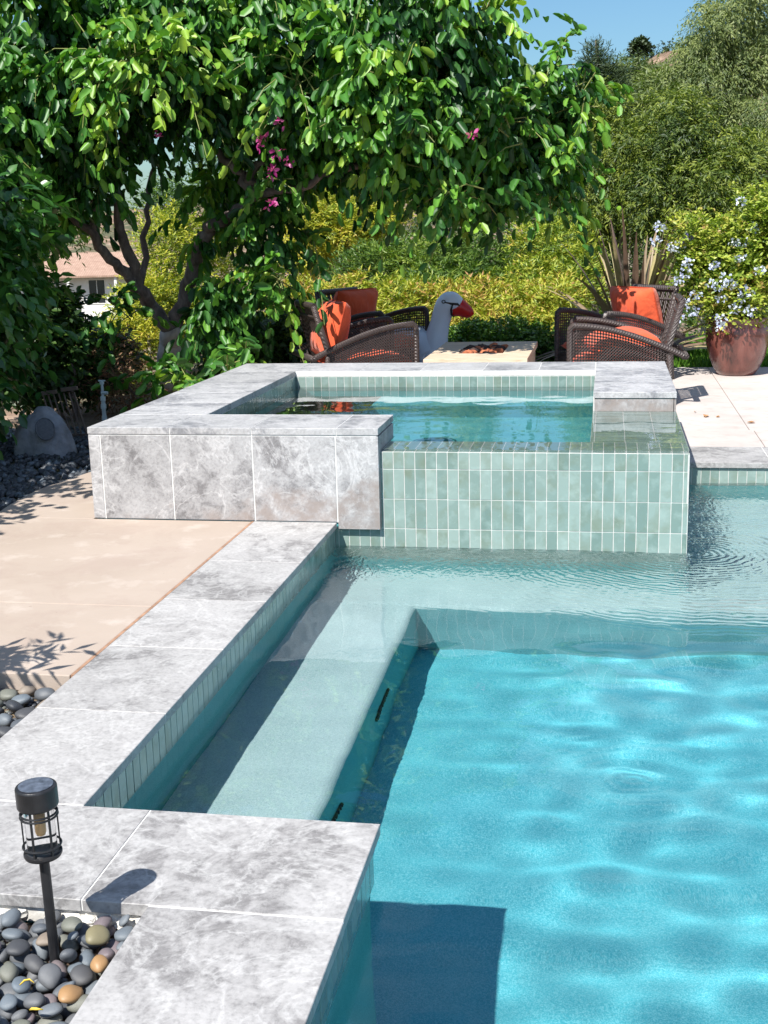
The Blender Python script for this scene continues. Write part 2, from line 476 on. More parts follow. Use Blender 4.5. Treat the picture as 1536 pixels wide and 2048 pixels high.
gr.box((XI - .01, YP + .003, -.0305), (XP - .002, YN - .002, -.0024))
gr.box((-1.044, 1.26, -.0305), (XP - .003, YP + .01, -.0026))
pch(gr.build('joint_grout', M['grout'], recv=True))
gr = MB(); gr.box((XR + .03, YR + .003, -.034), (4.82, 8.653, -.0022))
pch(gr.build('joint_grout', M['grout'], recv=True))

def tiles(mb, P, Ud, Vd, N, W, Hh, tw=.0575, th=.1615, off_u=0.0, off_v=0.0, depth=.006, gap=.0035):
    """tiles on plane P + u*Ud + v*Vd facing N; joints start at off"""
    P, Ud, Vd, N = map(Vector, (P, Ud, Vd, N))
    us = [0.0]; u = off_u
    while u < W - 1e-4:
        if u > 1e-4: us.append(u)
        u += tw
    us.append(W)
    vv = [0.0]; q = off_v
    while q < Hh - 1e-4:
        if q > 1e-4: vv.append(q)
        q += th
    vv.append(Hh)
    for a, b in zip(us[:-1], us[1:]):
        for c, d in zip(vv[:-1], vv[1:]):
            if b - a < gap * 1.5 or d - c < gap * 1.5: continue
            j = rnd.uniform(-.0004, .0004)
            mb.block(P + Ud * (a + gap / 2) + Vd * (c + gap / 2), Ud * (b - a - gap), Vd * (d - c - gap), N * (depth + j), rnd.random())
    return (P, Ud, Vd, N, W, Hh)
def grout(mb, spec, depth=.0042):
    P, Ud, Vd, N, W, Hh = spec
    mb.block(P - N * .004, Ud * W, Vd * Hh, N * (.004 + depth), 0)

tb = MB(); tg = MB()
for sp in (
    ((XI - .024, YN - .0, -.195), (0, 1, 0), (0, 0, 1), (1, 0, 0), YW - YN + .03, .163),
    ((XP - .024, Y0, -.195), (0, 1, 0), (0, 0, 1), (1, 0, 0), YN - .014 - Y0 - .01, .163),
    ((XI, YN - .020, -.195), (1, 0, 0), (0, 0, 1), (0, 1, 0), XP - XI - .03, .163),
    ((XR - .04, YR + .022, -.198), (1, 0, 0), (0, 0, 1), (0, -1, 0), XE - XR, .163),
    ((XE + .02, Y0, -.195), (0, 1, 0), (0, 0, 1), (-1, 0, 0), YR - Y0, .163),
):
    tb = MB(); tg = MB()
    grout(tg, tiles(tb, *sp))
    pch(tb.build('tile_band', M['tile'], bevel=.0012, recv=True))
    pch(tg.build('tile_grout', M['grout_dim'], recv=True))

ZF, ZB = -1.18, -.58
XBE, YBE = -.905, 5.73                   # bench edges
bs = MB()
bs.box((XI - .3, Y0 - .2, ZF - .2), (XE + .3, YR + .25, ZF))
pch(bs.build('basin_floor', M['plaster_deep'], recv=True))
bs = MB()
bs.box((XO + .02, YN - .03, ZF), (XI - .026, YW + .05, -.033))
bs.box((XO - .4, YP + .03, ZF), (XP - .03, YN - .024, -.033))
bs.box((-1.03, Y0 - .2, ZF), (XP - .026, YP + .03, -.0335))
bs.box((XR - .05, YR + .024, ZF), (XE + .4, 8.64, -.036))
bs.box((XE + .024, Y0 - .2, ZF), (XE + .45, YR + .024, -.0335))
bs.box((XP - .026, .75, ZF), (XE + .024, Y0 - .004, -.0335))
pch(bs.build('basin_wall', M['plaster_spa_riser_shade'], recv=True))
# benches: rounded edge, built as an extruded profile
def bench(pts, name, mat):
    mb = MB()
    for (x0, y0, x1, y1, nx, ny) in pts:
        pass
    return mb
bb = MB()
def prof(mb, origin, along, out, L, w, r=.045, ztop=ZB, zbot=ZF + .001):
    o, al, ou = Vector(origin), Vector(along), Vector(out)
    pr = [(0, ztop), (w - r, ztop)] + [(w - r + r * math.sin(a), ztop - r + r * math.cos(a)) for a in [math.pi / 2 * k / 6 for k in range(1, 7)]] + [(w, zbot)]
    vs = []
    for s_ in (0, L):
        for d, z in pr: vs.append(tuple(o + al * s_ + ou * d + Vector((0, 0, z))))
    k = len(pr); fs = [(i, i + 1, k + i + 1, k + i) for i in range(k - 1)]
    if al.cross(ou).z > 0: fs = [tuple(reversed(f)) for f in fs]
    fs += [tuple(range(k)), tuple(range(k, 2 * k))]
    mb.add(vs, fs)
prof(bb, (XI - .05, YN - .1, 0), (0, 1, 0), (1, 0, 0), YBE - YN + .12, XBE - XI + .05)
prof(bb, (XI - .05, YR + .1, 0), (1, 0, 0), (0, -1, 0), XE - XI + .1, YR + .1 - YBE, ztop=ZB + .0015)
bo = pch(bb.build('bench', [M['plaster_pale'], M['plaster_mid'], M['plaster_spa_riser_shade']], smooth=False, recv=True))
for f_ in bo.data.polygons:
    if abs(f_.normal.z) < .3: f_.material_index = 2 if abs(f_.normal.x) > .7 else 1  # side risers: shade painted in as darker teal; front risers: water depth tint
for yy, L in ((4.62, .30), (3.62, .30)):
    mb = MB()
    mb.box((XBE + .001, yy, -.835), (XBE + .010, yy + L, -.813))
    for k in range(11): mb.box((XBE + .010, yy + .012 + k * L / 11.2, -.833), (XBE + .014, yy + .022 + k * L / 11.2, -.815))
    pch(mb.build('drain_grille', M['drain']))

# ------------------------------------------------------------------ raised spa
spa = empty('raised_spa', 'raised square spa clad in grey stone and sage tiles spilling into the pool', 'spa', (-1.2, 7.8, 0))
def sch(o): o.parent = spa; o.matrix_parent_inverse = Matrix.Translation((1.2, -7.8, 0)); return o
c = MB(); zc = HS - .037
xs = [XL, -2.32, -1.863, -1.40, XNR]
slab_row(c, YW - .0025, YIF, xs, zc, HS, 'x')
slab_row(c, XL, XIL, [YIF + G, 7.22, 7.69, 8.16, 8.63, YIB], zc, HS)
slab_row(c, YIB + G, YBK, [XL, -2.26, -1.79, -1.335, -.88, -.48, XB], zc, HS, 'x')
slab_row(c, XB + G, XR, [YBF, 8.02, 8.48, 8.93, YBK], zc, HS)
sch(c.build('coping', M['stone_top'], bevel=.0018, recv=True))
c = MB()
c.box((XL + .003, YW + .0008, zc + .001), (XNR - .003, YIF + .02, HS - .002))
c.box((XL + .003, YIF, zc + .0015), (XIL - .003, YBK - .003, HS - .0022))
c.box((XL + .003, YIB + .003, zc + .0018), (XR - .003, YBK - .0035, HS - .0024))
c.box((XB + .003, YBF + .003, zc + .002), (XR - .0035, YBK - .004, HS - .0026))
sch(c.build('coping_grout', M['grout'], recv=True))
# cladding panels, front face y=YW
c = MB()
def panel(x0, x1, z0, z1): c.box((x0 + .0035, YW, z0), (x1 - .0035, YW + .012, z1), rnd.random())
zt = zc - .007
panel(XL, -2.72, .003, zt); panel(-2.72, -2.32, .003, zt); panel(-2.32, -1.863, .003, zt); panel(-1.863, XI + .005, .003, zt)
panel(XI + .005, XNR, -.036, zt)
for a, b in zip([YW + .004, 6.75, 7.22, 7.69, 8.16, 8.63, 9.1], [6.75, 7.22, 7.69, 8.16, 8.63, 9.1, YBK - .002]):
    c.box((XL, a + .004 + (.012 if a < 6.4 else 0), .003), (XL + .012, b - .003, zt), rnd.random())
    c.box((XR - .014, max(a, YBF + .005) + .003, .003), (XR - .002, b - .003, zt), rnd.random()) if b > YBF + .01 else None
c.box((XB + .004, YBF + .001, ZT), (XR - .018, YBF + .013, zt), rnd.random())
c.box((XNR - .012, YW + .0125, -.036), (XNR, YT + .03, zt), rnd.random())
c.box((XNR - .012, YT + .033, ZT), (XNR, YIF - .004, zt), rnd.random())
for a, b in zip([XL + .01, -2.3, -1.8, -1.3, -.8, -.3], [-2.3, -1.8, -1.3, -.8, -.3, XR - .016]):
    c.box((a + .002, YBK - .014, .003), (b - .002, YBK - .002, zt), rnd.random())
sch(c.build('stone_cladding', M['stone_wall'], bevel=.001, recv=True))
c = MB()
c.box((XL + .004, YW + .003, .0), (XNR - .0125, YW + .012, zc + .001))
c.box((XL + .003, YW + .0125, .0), (XL + .014, YBK - .016, zc + .0008))
sch(c.build('cladding_grout', M['grout'], recv=True))
# core / shell
c = MB()
c.box((XL + .013, YW + .0125, -.03), (XNR - .013, YIF - .0135, zc))            # front left nib wall
c.box((XL + .014, YT + .0095, -.5), (XNR - .014, YIF - .0135, -.0305))
c.box((XL + .0135, YIF - .02, -.5), (XIL - .0135, YBK - .015, zc - .0005))    # left wall
c.box((XIL - .02, YIB + .0135, -.5), (XR - .02, YBK - .0155, zc - .001))      # back wall
c.box((XB + .0135, YBF + .0135, -.5), (XR - .0205, YIB + .02, zc - .0015))    # right block
c.box((XNR - .02, YT + .009, -1.2), (XR - .009, YT + .262, ZT - .011))        # front weir wall
c.box((XB + .009, YT + .25, -1.2), (XR - .0095, YBF + .02, ZT - .0115))       # right shelf
c.box((XI - .03, YT + .0085, -1.2), (XNR - .014, YT + .2, -.03))
c.box((XIL - .02, YIF - .03, -.8), (XB + .03, YIB + .03, -.52))               # floor
c.box((XIL - .02, YIB - .42, -.53), (XB + .03, YIB + .02, -.08))              # bench back
c.box((XIL - .02, YIF - .03, -.531), (XIL + .42, YIB - .4, -.081))            # bench left
sch(c.build('basin', M['plaster_spa_riser_shade'], recv=True, bevel=.01, seg=2))
tb = MB(); tg = MB()
specs = [
    # outer weir wall
    ((XNR - .002, YT + .006, -.360), (1, 0, 0), (0, 0, 1), (0, -1, 0), XR - XNR, .360 + ZT, .0575, .1615, .013, .0010 + .0),
    ((XI - .02, YT + .0055, -.360), (1, 0, 0), (0, 0, 1), (0, -1, 0), XNR - XI + .019, .325, .0575, .1615, .021, .001),
    ((XR - .006, YT, -.360), (0, 1, 0), (0, 0, 1), (1, 0, 0), YBF - YT, .360 + ZT - .006, .0575, .1615, .0, .001),
    ((XR - .0055, YBF, -.360), (0, 1, 0), (0, 0, 1), (1, 0, 0), YR - YBF + .02, .36, .0575, .1615, .0, .001),
    # top of the weir (22 cm deep) and the right shelf
    ((XNR - .002, YT + .001, ZT - .006), (1, 0, 0), (0, 1, 0), (0, 0, 1), XR - XNR - .001, .262, .0575, .262, .013, 0),
    ((XB + .001, YT + .264, ZT - .006), (1, 0, 0), (0, 1, 0), (0, 0, 1), XR - XB - .004, YBF - YT - .264, .1615, .0575, .02, 0),
    # inner bands
    ((XIL, YIB - .006, zc - .163 * 1.0 - .09), (1, 0, 0), (0, 0, 1), (0, -1, 0), XB - XIL, .163 + .09, .0575, .1615, .02, .0895),
    ((XIL - .006, YIF, zc - .253), (0, 1, 0), (0, 0, 1), (1, 0, 0), YIB - YIF - .012, .253, .0575, .1615, .0, .0895),
    ((XIL + .012, YIF - .0065, zc - .253), (1, 0, 0), (0, 0, 1), (0, 1, 0), XNR - XIL - .03, .253, .0575, .1615, .0, .0895),
    ((XB + .006, YBF, zc - .253), (0, 1, 0), (0, 0, 1), (-1, 0, 0), YIB - YBF - .02, .253, .0575, .1615, .0, .0895),
]
for sp in specs[:6]: grout(tg, tiles(tb, *sp))
o = sch(tb.build('tile_wall', M['tile'], bevel=.0014, recv=True, seg=2))
sch(tg.build('tile_grout', M['grout_dim'], recv=True))
for sp in specs[6:]:
    tb = MB(); tg = MB(); grout(tg, tiles(tb, *sp))
    sch(tb.build('tile_band', M['tile'], bevel=.0014, recv=True))
    sch(tg.build('tile_grout', M['grout_dim'], recv=True))
mb = MB()
pts = [(-1.05 + .13 * math.cos(a), 7.55 + .13 * math.sin(a), -.515) for a in [2 * math.pi * k / 32 for k in range(33)]]
mb.tube(pts, .006, 6); mb.lathe([(.01, 0), (.115, 0), (.11, .008), (.01, .01)], 32, (-1.05, 7.55, -.52))
sch(mb.build('drain_cover', M['plaster_spa_riser_shade']))

# ------------------------------------------------------------------ water
def wavefield(seed, n, lmin, lmax, slope, aniso=1.0):
    r = random.Random(seed); out = []
    for i in range(n):
        lam = math.exp(r.uniform(math.log(lmin), math.log(lmax)))
        a = r.gauss(math.pi / 2, .75) if aniso > 1 else r.uniform(0, 6.283)
        k = 2 * math.pi / lam
        out.append((k * math.cos(a), k * math.sin(a), r.uniform(0, 6.283), slope / k / math.sqrt(n)))
    return out
def watermat(name, tint, ripples):
    t = NT(name)
    g = t.n('ShaderNodeBsdfGlass'); g.inputs['IOR'].default_value = 1.333; g.inputs['Roughness'].default_value = 0
    g.inputs[0].default_value = (*tint, 1)
    t.l(g.outputs[0], t.o.inputs[0])
    tc = t.n('ShaderNodeTexCoord'); v = tc.outputs['Object']
    h = t.math('MULTIPLY', t.noise(v, 5.0, 3, .5, .6), .25)
    for (cx, cy, sc, rad, amp) in ripples:
        sb = t.n('ShaderNodeVectorMath', operation='SUBTRACT'); t.l(v, sb.inputs[0]); sb.inputs[1].default_value = (cx, cy, ZW)
        wp = t.noise(v, 4, 3); 
        ln = t.n('ShaderNodeVectorMath', operation='LENGTH'); t.l(sb.outputs[0], ln.inputs[0])
        d = ln.outputs['Value']
        dd = t.math('MULTIPLY_ADD', wp, .16, d)
        sn = t.math('SINE', t.math('MULTIPLY', dd, sc))
        mk = t.ramp(t.math('DIVIDE', d, rad), [(0, 1), (.45, .55), (1.0, 0)])
        h = t.math('MULTIPLY_ADD', t.math('MULTIPLY', sn, mk), amp, h)
    if ripples:
        sx = t.n('ShaderNodeSeparateXYZ'); t.l(v, sx.inputs[0])
        my = t.ramp(t.math('MULTIPLY', t.math('SUBTRACT', 6.32, sx.outputs[1]), .8), [(0, 1), (.25, .6), (.62, 0)])
        mxx = t.ramp(t.math('ABSOLUTE', t.math('SUBTRACT', sx.outputs[0], -.35)), [(.62, 1), (.98, .25), (1, .2)])
        mpp = t.n('ShaderNodeMapping'); mpp.inputs['Scale'].default_value = (2.0, .8, 1); t.l(v, mpp.inputs[0])
        rp = t.noise(mpp.outputs[0], 15, 2, .5, .9)
        h = t.math('MULTIPLY_ADD', t.math('MULTIPLY', t.math('MULTIPLY', my, mxx), rp), 16.0, h)
    bp = t.n('ShaderNodeBump'); bp.inputs['Distance'].default_value = .0035; bp.inputs['Strength'].default_value = 1
    t.l(h, bp.inputs['Height']); t.l(bp.outputs[0], g.inputs['Normal'])
    return t.m
def water(name, x0, x1, y0, y1, z, step, waves, mat, keep=None, extra=None):
    nx = int((x1 - x0) / step); ny = int((y1 - y0) / step)
    X, Y = np.meshgrid(np.linspace(x0, x1, nx + 1), np.linspace(y0, y1, ny + 1))
    Z = np.full_like(X, z)
    W0 = np.zeros_like(X)
    for kx, ky, p, A in waves: W0 += A * np.sin(kx * X + ky * Y + p)
    mk = np.clip((X + 1.0) / .9, 0, 1); mk = .3 + .7 * mk * mk * (3 - 2 * mk)
    Z += W0 * (mk if nx > 200 else 1)
    if extra: Z += extra(X, Y)
    co = np.stack([X, Y, Z], -1).reshape(-1, 3)
    I, J = np.meshgrid(np.arange(nx), np.arange(ny)); a = (J * (nx + 1) + I).ravel()
    F = np.stack([a, a + 1, a + nx + 2, a + nx + 1], -1)
    if keep is not None:
        cx = co[F[:, 0], 0]; cy = co[F[:, 0], 1]; F = F[keep(cx, cy)]
    me = bpy.data.meshes.new(name)
    me.vertices.add(len(co)); me.vertices.foreach_set('co', co.ravel())
    me.loops.add(F.size); me.loops.foreach_set('vertex_index', F.ravel().astype(np.int32))
    me.polygons.add(len(F)); me.polygons.foreach_set('loop_start', np.arange(0, F.size, 4, dtype=np.int32))
    me.polygons.foreach_set('use_smooth', np.ones(len(F), dtype=bool))
    me.update(calc_edges=True); me.validate()
    me.materials.append(mat)
    o = bpy.data.objects.new(name, me); COL.objects.link(o); prop(o, kind='structure')
    o.cycles.is_caustics_caster = True
    return o
wm = watermat('pool_water', (.97, 1, 1), [(.46, 6.30, 150, 1.3, 2.6), (-.35, 6.9, 170, 1.9, .4), (.1, 3.6, 120, .5, .04), (-.1, 4.0, 100, .35, .03)])
wf = wavefield(5, 9, .8, 1.8, .020, 2) + wavefield(17, 26, .16, .75, .038, 1)
water('water', XI - .03, XE + .05, Y0 - .05, YR + .05, ZW, .02, wf, wm,
      keep=lambda x, y: ~((x < XR - .06) & (y > YT + .04)) & ~((x < XP - .035) & (y < YN - .045)))
wm2 = watermat('spa_water', (.97, 1, 1), [])
water('water', XIL - .004, XR - .002, YIF - .5 + .08, YIB, ZWS, .02, wavefield(3, 10, .2, .8, .012), wm2,
      keep=lambda x, y: ~((x < XNR) & (y < YIF - .025)) & ~((x > XB) & (y > YBF)))

# ------------------------------------------------------------------ decks
d = MB()
def poly_slab(mb, pts, z0, z1, r=0.0):
    k = len(pts); vs = [(x, y, z1) for x, y in pts] + [(x, y, z0) for x, y in pts]
    fs = [tuple(range(k)), tuple(reversed(range(k, 2 * k)))] + [(i, k + i, k + (i + 1) % k, (i + 1) % k) for i in range(k)]
    mb.add(vs, fs, r)
poly_slab(d, [(-3.25, 3.925), (XO - .016, 3.925), (XO - .016, 4.748), (-3.36, 4.748)], -.07, -.002, .2)
poly_slab(d, [(-3.36, 4.752), (XO - .016, 4.752), (XO - .016, YW - .003), (-3.40, YW - .003)], -.07, -.002, .6)
poly_slab(d, [(-3.40, YW - .0026), (XL - .003, YW - .0026), (XL - .003, 7.6), (-3.36, 7.6), (-3.47, 7.0), (-3.45, 6.6)], -.07, -.002, .6)
o = d.build('pool_deck', M['deck'], bevel=.004, seg=2); prop(o, kind='structure')
d = MB(); 
d.box((XO - .0145, 3.93, -.02), (XO - .001, YW - .003, -.001))
o = d.build('joint_strip', M['mastic']); prop(o, kind='structure')
d = MB()
yb = 13.42
for x0, x1, y0, y1, r in ((-3.5, 1.045, YBK + .004, 11.3, .1), (-3.5, 1.045, 11.304, yb, .4), (XR + .006, 1.075, 8.66, YBK + .0035, .8),
                          (1.0495, 4.6, 11.304, yb, .7), (1.0495, 4.6, YBK + .004, 11.3, .3), (1.0795, 4.6, 8.66, YBK + .0035, .15)):
    d.box((x0, y0, -.08), (x1, y1, -.003), r)
o = d.build('pool_deck', M['deck_pale'], bevel=.003); prop(o, kind='structure')

# ------------------------------------------------------------------ foliage engine
TPL = {
    'bilobed': ([(0, 0, 0), (.19, .12, .12), (.27, .45, .22), (.21, .88, .18), (.10, 1.05, .02), (0, .86, -.10), (-.19, .12, .12), (-.27, .45, .22), (-.21, .88, .18), (-.10, 1.05, .02)],
                [(0, 1, 2, 3, 4, 5), (0, 5, 9, 8, 7, 6)]),
    'oval': ([(0, 0, 0), (.22, .28, .05), (.24, .62, .05), (0, 1, -.08), (-.24, .62, .05), (-.22, .28, .05), (0, .5, -.01)],
             [(0, 1, 2, 6), (6, 2, 3), (0, 6, 4, 5), (6, 3, 4)]),
    'lance': ([(0, 0, 0), (.13, .42, .03), (0, 1, -.06), (-.13, .42, .03)], [(0, 1, 2), (0, 2, 3)]),
    'needle': ([(0, 0, 0), (.06, .4, .01), (0, 1, -.05), (-.06, .4, .01)], [(0, 1, 2, 3)]),
    'round': ([(0, 0, 0), (.36, .35, .05), (.30, .8, .04), (0, 1, 0), (-.30, .8, .04), (-.36, .35, .05)], [(0, 1, 2, 3), (0, 3, 4, 5)]),
}
def norm(a): return a / np.maximum(np.linalg.norm(a, axis=-1, keepdims=True), 1e-9)
def leafmesh(name, pos, d, nrm, size, rn, tpl, mat, parent):
    tv, tf = TPL[tpl]; tv = np.array(tv)
    d = norm(d); s = norm(np.cross(d, nrm)); nn = np.cross(s, d)
    V = pos[:, None, :] + size[:, None, None] * (tv[None, :, 0:1] * s[:, None, :] + tv[None, :, 1:2] * d[:, None, :] + tv[None, :, 2:3] * nn[:, None, :])
    N = len(pos); k = len(tv)
    lv = np.concatenate([np.array(f) for f in tf]); lens = np.array([len(f) for f in tf])
    L = (np.arange(N)[:, None] * k + lv[None, :]).ravel()
    starts = np.concatenate([[0], np.cumsum(lens)[:-1]])
    ST = (np.arange(N)[:, None] * len(lv) + starts[None, :]).ravel()
    me = bpy.data.meshes.new(name)
    me.vertices.add(N * k); me.vertices.foreach_set('co', V.reshape(-1).astype(np.float32))
    me.loops.add(len(L)); me.loops.foreach_set('vertex_index', L.astype(np.int32))
    me.polygons.add(len(ST)); me.polygons.foreach_set('loop_start', ST.astype(np.int32))
    at = me.attributes.new('rnd', 'FLOAT', 'FACE'); at.data.foreach_set('value', np.repeat(np.clip(rn, 0, 1), len(tf)).astype(np.float32))
    me.materials.append(mat); me.update(calc_edges=True)
    o = bpy.data.objects.new(name, me); COL.objects.link(o)
    if parent: o.parent = parent
    return o
def B(px, py, Y, rx, rz, ry):
    c = U(px, py, Y); s = (U(px + 10, py, Y)[0] - c[0]) / 10
    return (c[0], c[1], c[2], rx * s, ry, rz * s)
def lump(blobs, k, seed, f=.38, out=.75):
    r = np.random.RandomState(seed); o = []
    for b in blobs:
        for _ in range(k):
            d = norm(r.normal(size=3)); q = out * r.uniform(.5, 1.1)
            s = f * r.uniform(.6, 1.3)
            o.append((b[0] + d[0] * b[3] * q, b[1] + d[1] * b[4] * q, b[2] + d[2] * b[5] * q, b[3] * s, b[4] * s, b[5] * s))
    return o
def foliage(name, parent, blobs, nsp, per, L, tpl, size, mat, seed, droop=.3, ldroop=.3, spread=.7, outer=2.2, up=.2, upn=1.0, tintsprig=.6, twig=0, bright=0.0, zmin=-9, thick=.0035, relto=None):
    r = np.random.RandomState(seed)
    bl = np.array(blobs); w = (bl[:, 3] * bl[:, 4] * bl[:, 5]) ** (2 / 3.); w /= w.sum()
    bi = r.choice(len(bl), nsp, p=w)
    dd = norm(r.normal(size=(nsp, 3))); q = r.uniform(0, 1, nsp) ** (1 / outer)
    P = bl[bi, :3] + dd * bl[bi, 3:6] * q[:, None]
    ok = P[:, 2] > zmin; P = P[ok]; dd = dd[ok]; bi = bi[ok]; nsp = len(P)
    sd = norm(dd * .9 + r.normal(size=(nsp, 3)) * .55 + np.array([0, 0, up]))
    Ls = L * r.uniform(.6, 1.25, nsp)
    ts = (np.arange(per) + .5) / per
    sp_r = r.uniform(0, 1, nsp)
    T = ts[None, :, None] * Ls[:, None, None]
    pos = P[:, None, :] + sd[:, None, :] * T + np.array([0, 0, -1.0]) * droop * (T ** 2) / max(L, 1e-3)
    pos = pos + r.normal(size=pos.shape) * L * .04
    side = norm(np.cross(sd, np.array([0, 0, 1.0])[None, :]) + 1e-6)
    alt = np.where(np.arange(per) % 2 == 0, 1.0, -1.0)
    dirs = sd[:, None, :] * .6 + side[:, None, :] * alt[None, :, None] * spread + r.normal(size=pos.shape) * .33 + np.array([0, 0, -ldroop])
    nr = np.array([0, 0, upn]) + dd[:, None, :] * .55 + r.normal(size=pos.shape) * .38
    pos = pos.reshape(-1, 3); dirs = dirs.reshape(-1, 3); nr = nr.reshape(-1, 3)
    n = len(pos)
    blr = r.uniform(0, 1, len(bl))[bi]
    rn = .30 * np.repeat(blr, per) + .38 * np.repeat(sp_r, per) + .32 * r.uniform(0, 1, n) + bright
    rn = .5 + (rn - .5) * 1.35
    sz = r.uniform(size[0], size[1], n)
    off = np.array(parent.location) if parent is not None else 0
    o = leafmesh(name, pos - off, dirs, nr, sz, rn, tpl, mat, parent)
    if twig:
        tm = MB(); idx = r.choice(nsp, min(twig, nsp), replace=False)
        for i in idx:
            pt = [P[i] + sd[i] * Ls[i] * a + np.array([0, 0, -1.0]) * droop * (Ls[i] * a) ** 2 / L - off for a in (-.5, 0, .5, 1.0)]
            tm.tube([tuple(p) for p in pt], [thick * 1.3, thick, thick * .8, thick * .5], 4, False)
        tm.build('twigs', M['twig'], parent)
    return o
def limbs(name, parent, paths, mat, n=9, wob=.02, seed=1):
    """paths: list of [(x,y,z,r),...] world"""
    mb = MB(); r = random.Random(seed); off = parent.location if parent else Vector((0, 0, 0))
    for path in paths:
        pts = []; rad = []
        for i in range(len(path) - 1):
            a, b = path[i], path[i + 1]
            for k in range(4):
                t_ = k / 4; rr = a[3] + (b[3] - a[3]) * t_
                p = Vector([a[j] + (b[j] - a[j]) * t_ for j in range(3)])
                if k: p += Vector((r.gauss(0, 1), r.gauss(0, 1), r.gauss(0, 1))) * wob * min(1, rr / .03)
                pts.append(p - off); rad.append(rr * r.uniform(.93, 1.08))
        e = path[-1]; pts.append(Vector(e[:3]) - off); rad.append(e[3])
        if name == 'branches': rad = [q_ * .8 for q_ in rad]
        mb.tube(pts, rad, n)
    return mb.build(name, mat, parent, smooth=True)
def L3(px, py, Y, r): p = U(px, py, Y); return (p[0], p[1], p[2], r)

# ------------------------------------------------------------------ orchid tree
ot = empty('orchid_tree', 'large spreading orchid tree with two-lobed leaves and magenta flowers behind the spa', 'tree', tuple(U(345, 742, 11.6)))
Yt = 11.5
tr = [
    [L3(345, 770, 11.6, .17), L3(345, 735, 11.6, .15), L3(342, 690, 11.6, .125), L3(340, 655, Yt, .10)],
]
limbs('trunk', ot, tr, M['bark_white'], 12, .012)  # trunk base in paler bark than the branches
br = [
    [L3(341, 662, Yt, .10), L3(300, 610, Yt, .085), L3(276, 575, 11.3, .08), L3(258, 510, 11.2, .065), L3(237, 440, 11.1, .055), L3(230, 340, 11, .045), L3(250, 255, 11, .035), L3(240, 150, 11, .02)],
    [L3(276, 575, 11.3, .07), L3(253, 545, 11.2, .065), L3(205, 500, 11, .055), L3(185, 465, 10.9, .05), L3(135, 425, 10.8, .04), L3(95, 372, 10.6, .03), L3(60, 260, 10.5, .02)],
    [L3(185, 465, 10.9, .04), L3(190, 405, 10.9, .035), L3(120, 370, 10.8, .03), L3(98, 366, 10.6, .02)],
    [L3(341, 665, Yt, .10), L3(372, 590, Yt, .085), L3(385, 532, 11.4, .075), L3(400, 490, 11.3, .075), L3(415, 455, 11.2, .07), L3(465, 432, 11.1, .065), L3(512, 392, 11, .06), L3(500, 350, 11, .05), L3(560, 280, 11, .035), L3(640, 180, 11, .02)],
    [L3(512, 392, 11, .05), L3(470, 340, 11, .045), L3(415, 295, 11, .04), L3(370, 250, 11, .035), L3(368, 205, 11, .03), L3(350, 165, 11, .025), L3(340, 60, 11, .018)],
    [L3(512, 392, 11, .05), L3(620, 370, 10.9, .04), L3(740, 330, 10.9, .035), L3(860, 270, 11.4, .025), L3(1000, 190, 12, .015)],
    [L3(276, 579, 11.3, .05), L3(290, 500, 11.5, .04), L3(300, 400, 11.7, .03), L3(310, 300, 11.8, .02)],
]
limbs('branches', ot, br, M['bark'], 9, .02)
cb = [B(60, 110, 10.3, 150, 150, .9), B(230, 60, 10.8, 170, 130, 1.0), B(400, 40, 11.0, 150, 110, 1.1), B(560, 90, 11.2, 170, 150, 1.2), B(730, 90, 11.3, 170, 150, 1.2),
      B(880, 80, 11.2, 110, 120, 1.0), B(440, 190, 11.4, 130, 90, 1.0), B(650, 205, 11.5, 140, 90, 1.2), B(840, 235, 11.3, 140, 105, 1.1), B(1000, 275, 12.1, 130, 100, .8), B(1085, 205, 12.2, 80, 70, .7),
      B(900, 340, 11.7, 90, 40, .7), B(1040, 335, 12.1, 85, 40, .6), B(180, 230, 10.6, 130, 90, .8), B(60, 300, 10.2, 120, 100, .8), B(150, 330, 10.8, 60, 40, .5), B(90, 420, 10.6, 55, 60, .5), B(720, 280, 11.2, 80, 30, .7),
      B(570, 350, 11.1, 45, 35, .5), B(610, 290, 11.7, 60, 45, .5), B(535, 470, 11.1, 38, 70, .35), B(490, 590, 11.2, 50, 60, .4), B(440, 650, 11.0, 50, 35, .4), B(420, 420, 11.6, 60, 60, .4), B(810, 345, 11.0, 50, 20, .3)]
foliage('inner_leaves', ot, cb, 1000, 8, .36, 'bilobed', (.08, .13), M['lf_orchid'], 20, droop=.5, ldroop=1.2, spread=.6, outer=2.0, upn=.4, bright=-.1)  # inner leaves tinted darker: shade inside the crown put into the colour
foliage('crown', ot, lump(cb, 9, 5, .25, 1.0), 2900, 8, .38, 'bilobed', (.065, .155), M['lf_orchid'], 21, droop=.55, ldroop=1.3, spread=.6, outer=2.0, up=.05, upn=.35, twig=500, thick=.004)
ed = [B(1020, 30, 10.9, 30, 25, .3), B(800, 250, 10.5, 90, 60, .3), B(1000, 240, 11.2, 80, 70, .3), B(600, 120, 10.4, 120, 80, .3), B(250, 120, 10.0, 160, 80, .3), B(960, 30, 11, 60, 40, .3), B(1110, 130, 12, 40, 50, .3), B(1160, 180, 12, 30, 40, .3), B(1130, 300, 12, 60, 60, .3), B(1080, 385, 12, 60, 25, .3), B(930, 385, 10.8, 70, 20, .3),
      B(560, 570, 10.9, 30, 60, .2), B(640, 490, 10.9, 30, 20, .2), B(300, 775, 9.9, 50, 30, .2), B(370, 760, 9.9, 60, 22, .25), B(460, 725, 10.2, 60, 16, .25), B(230, 620, 10.6, 30, 24, .2)]
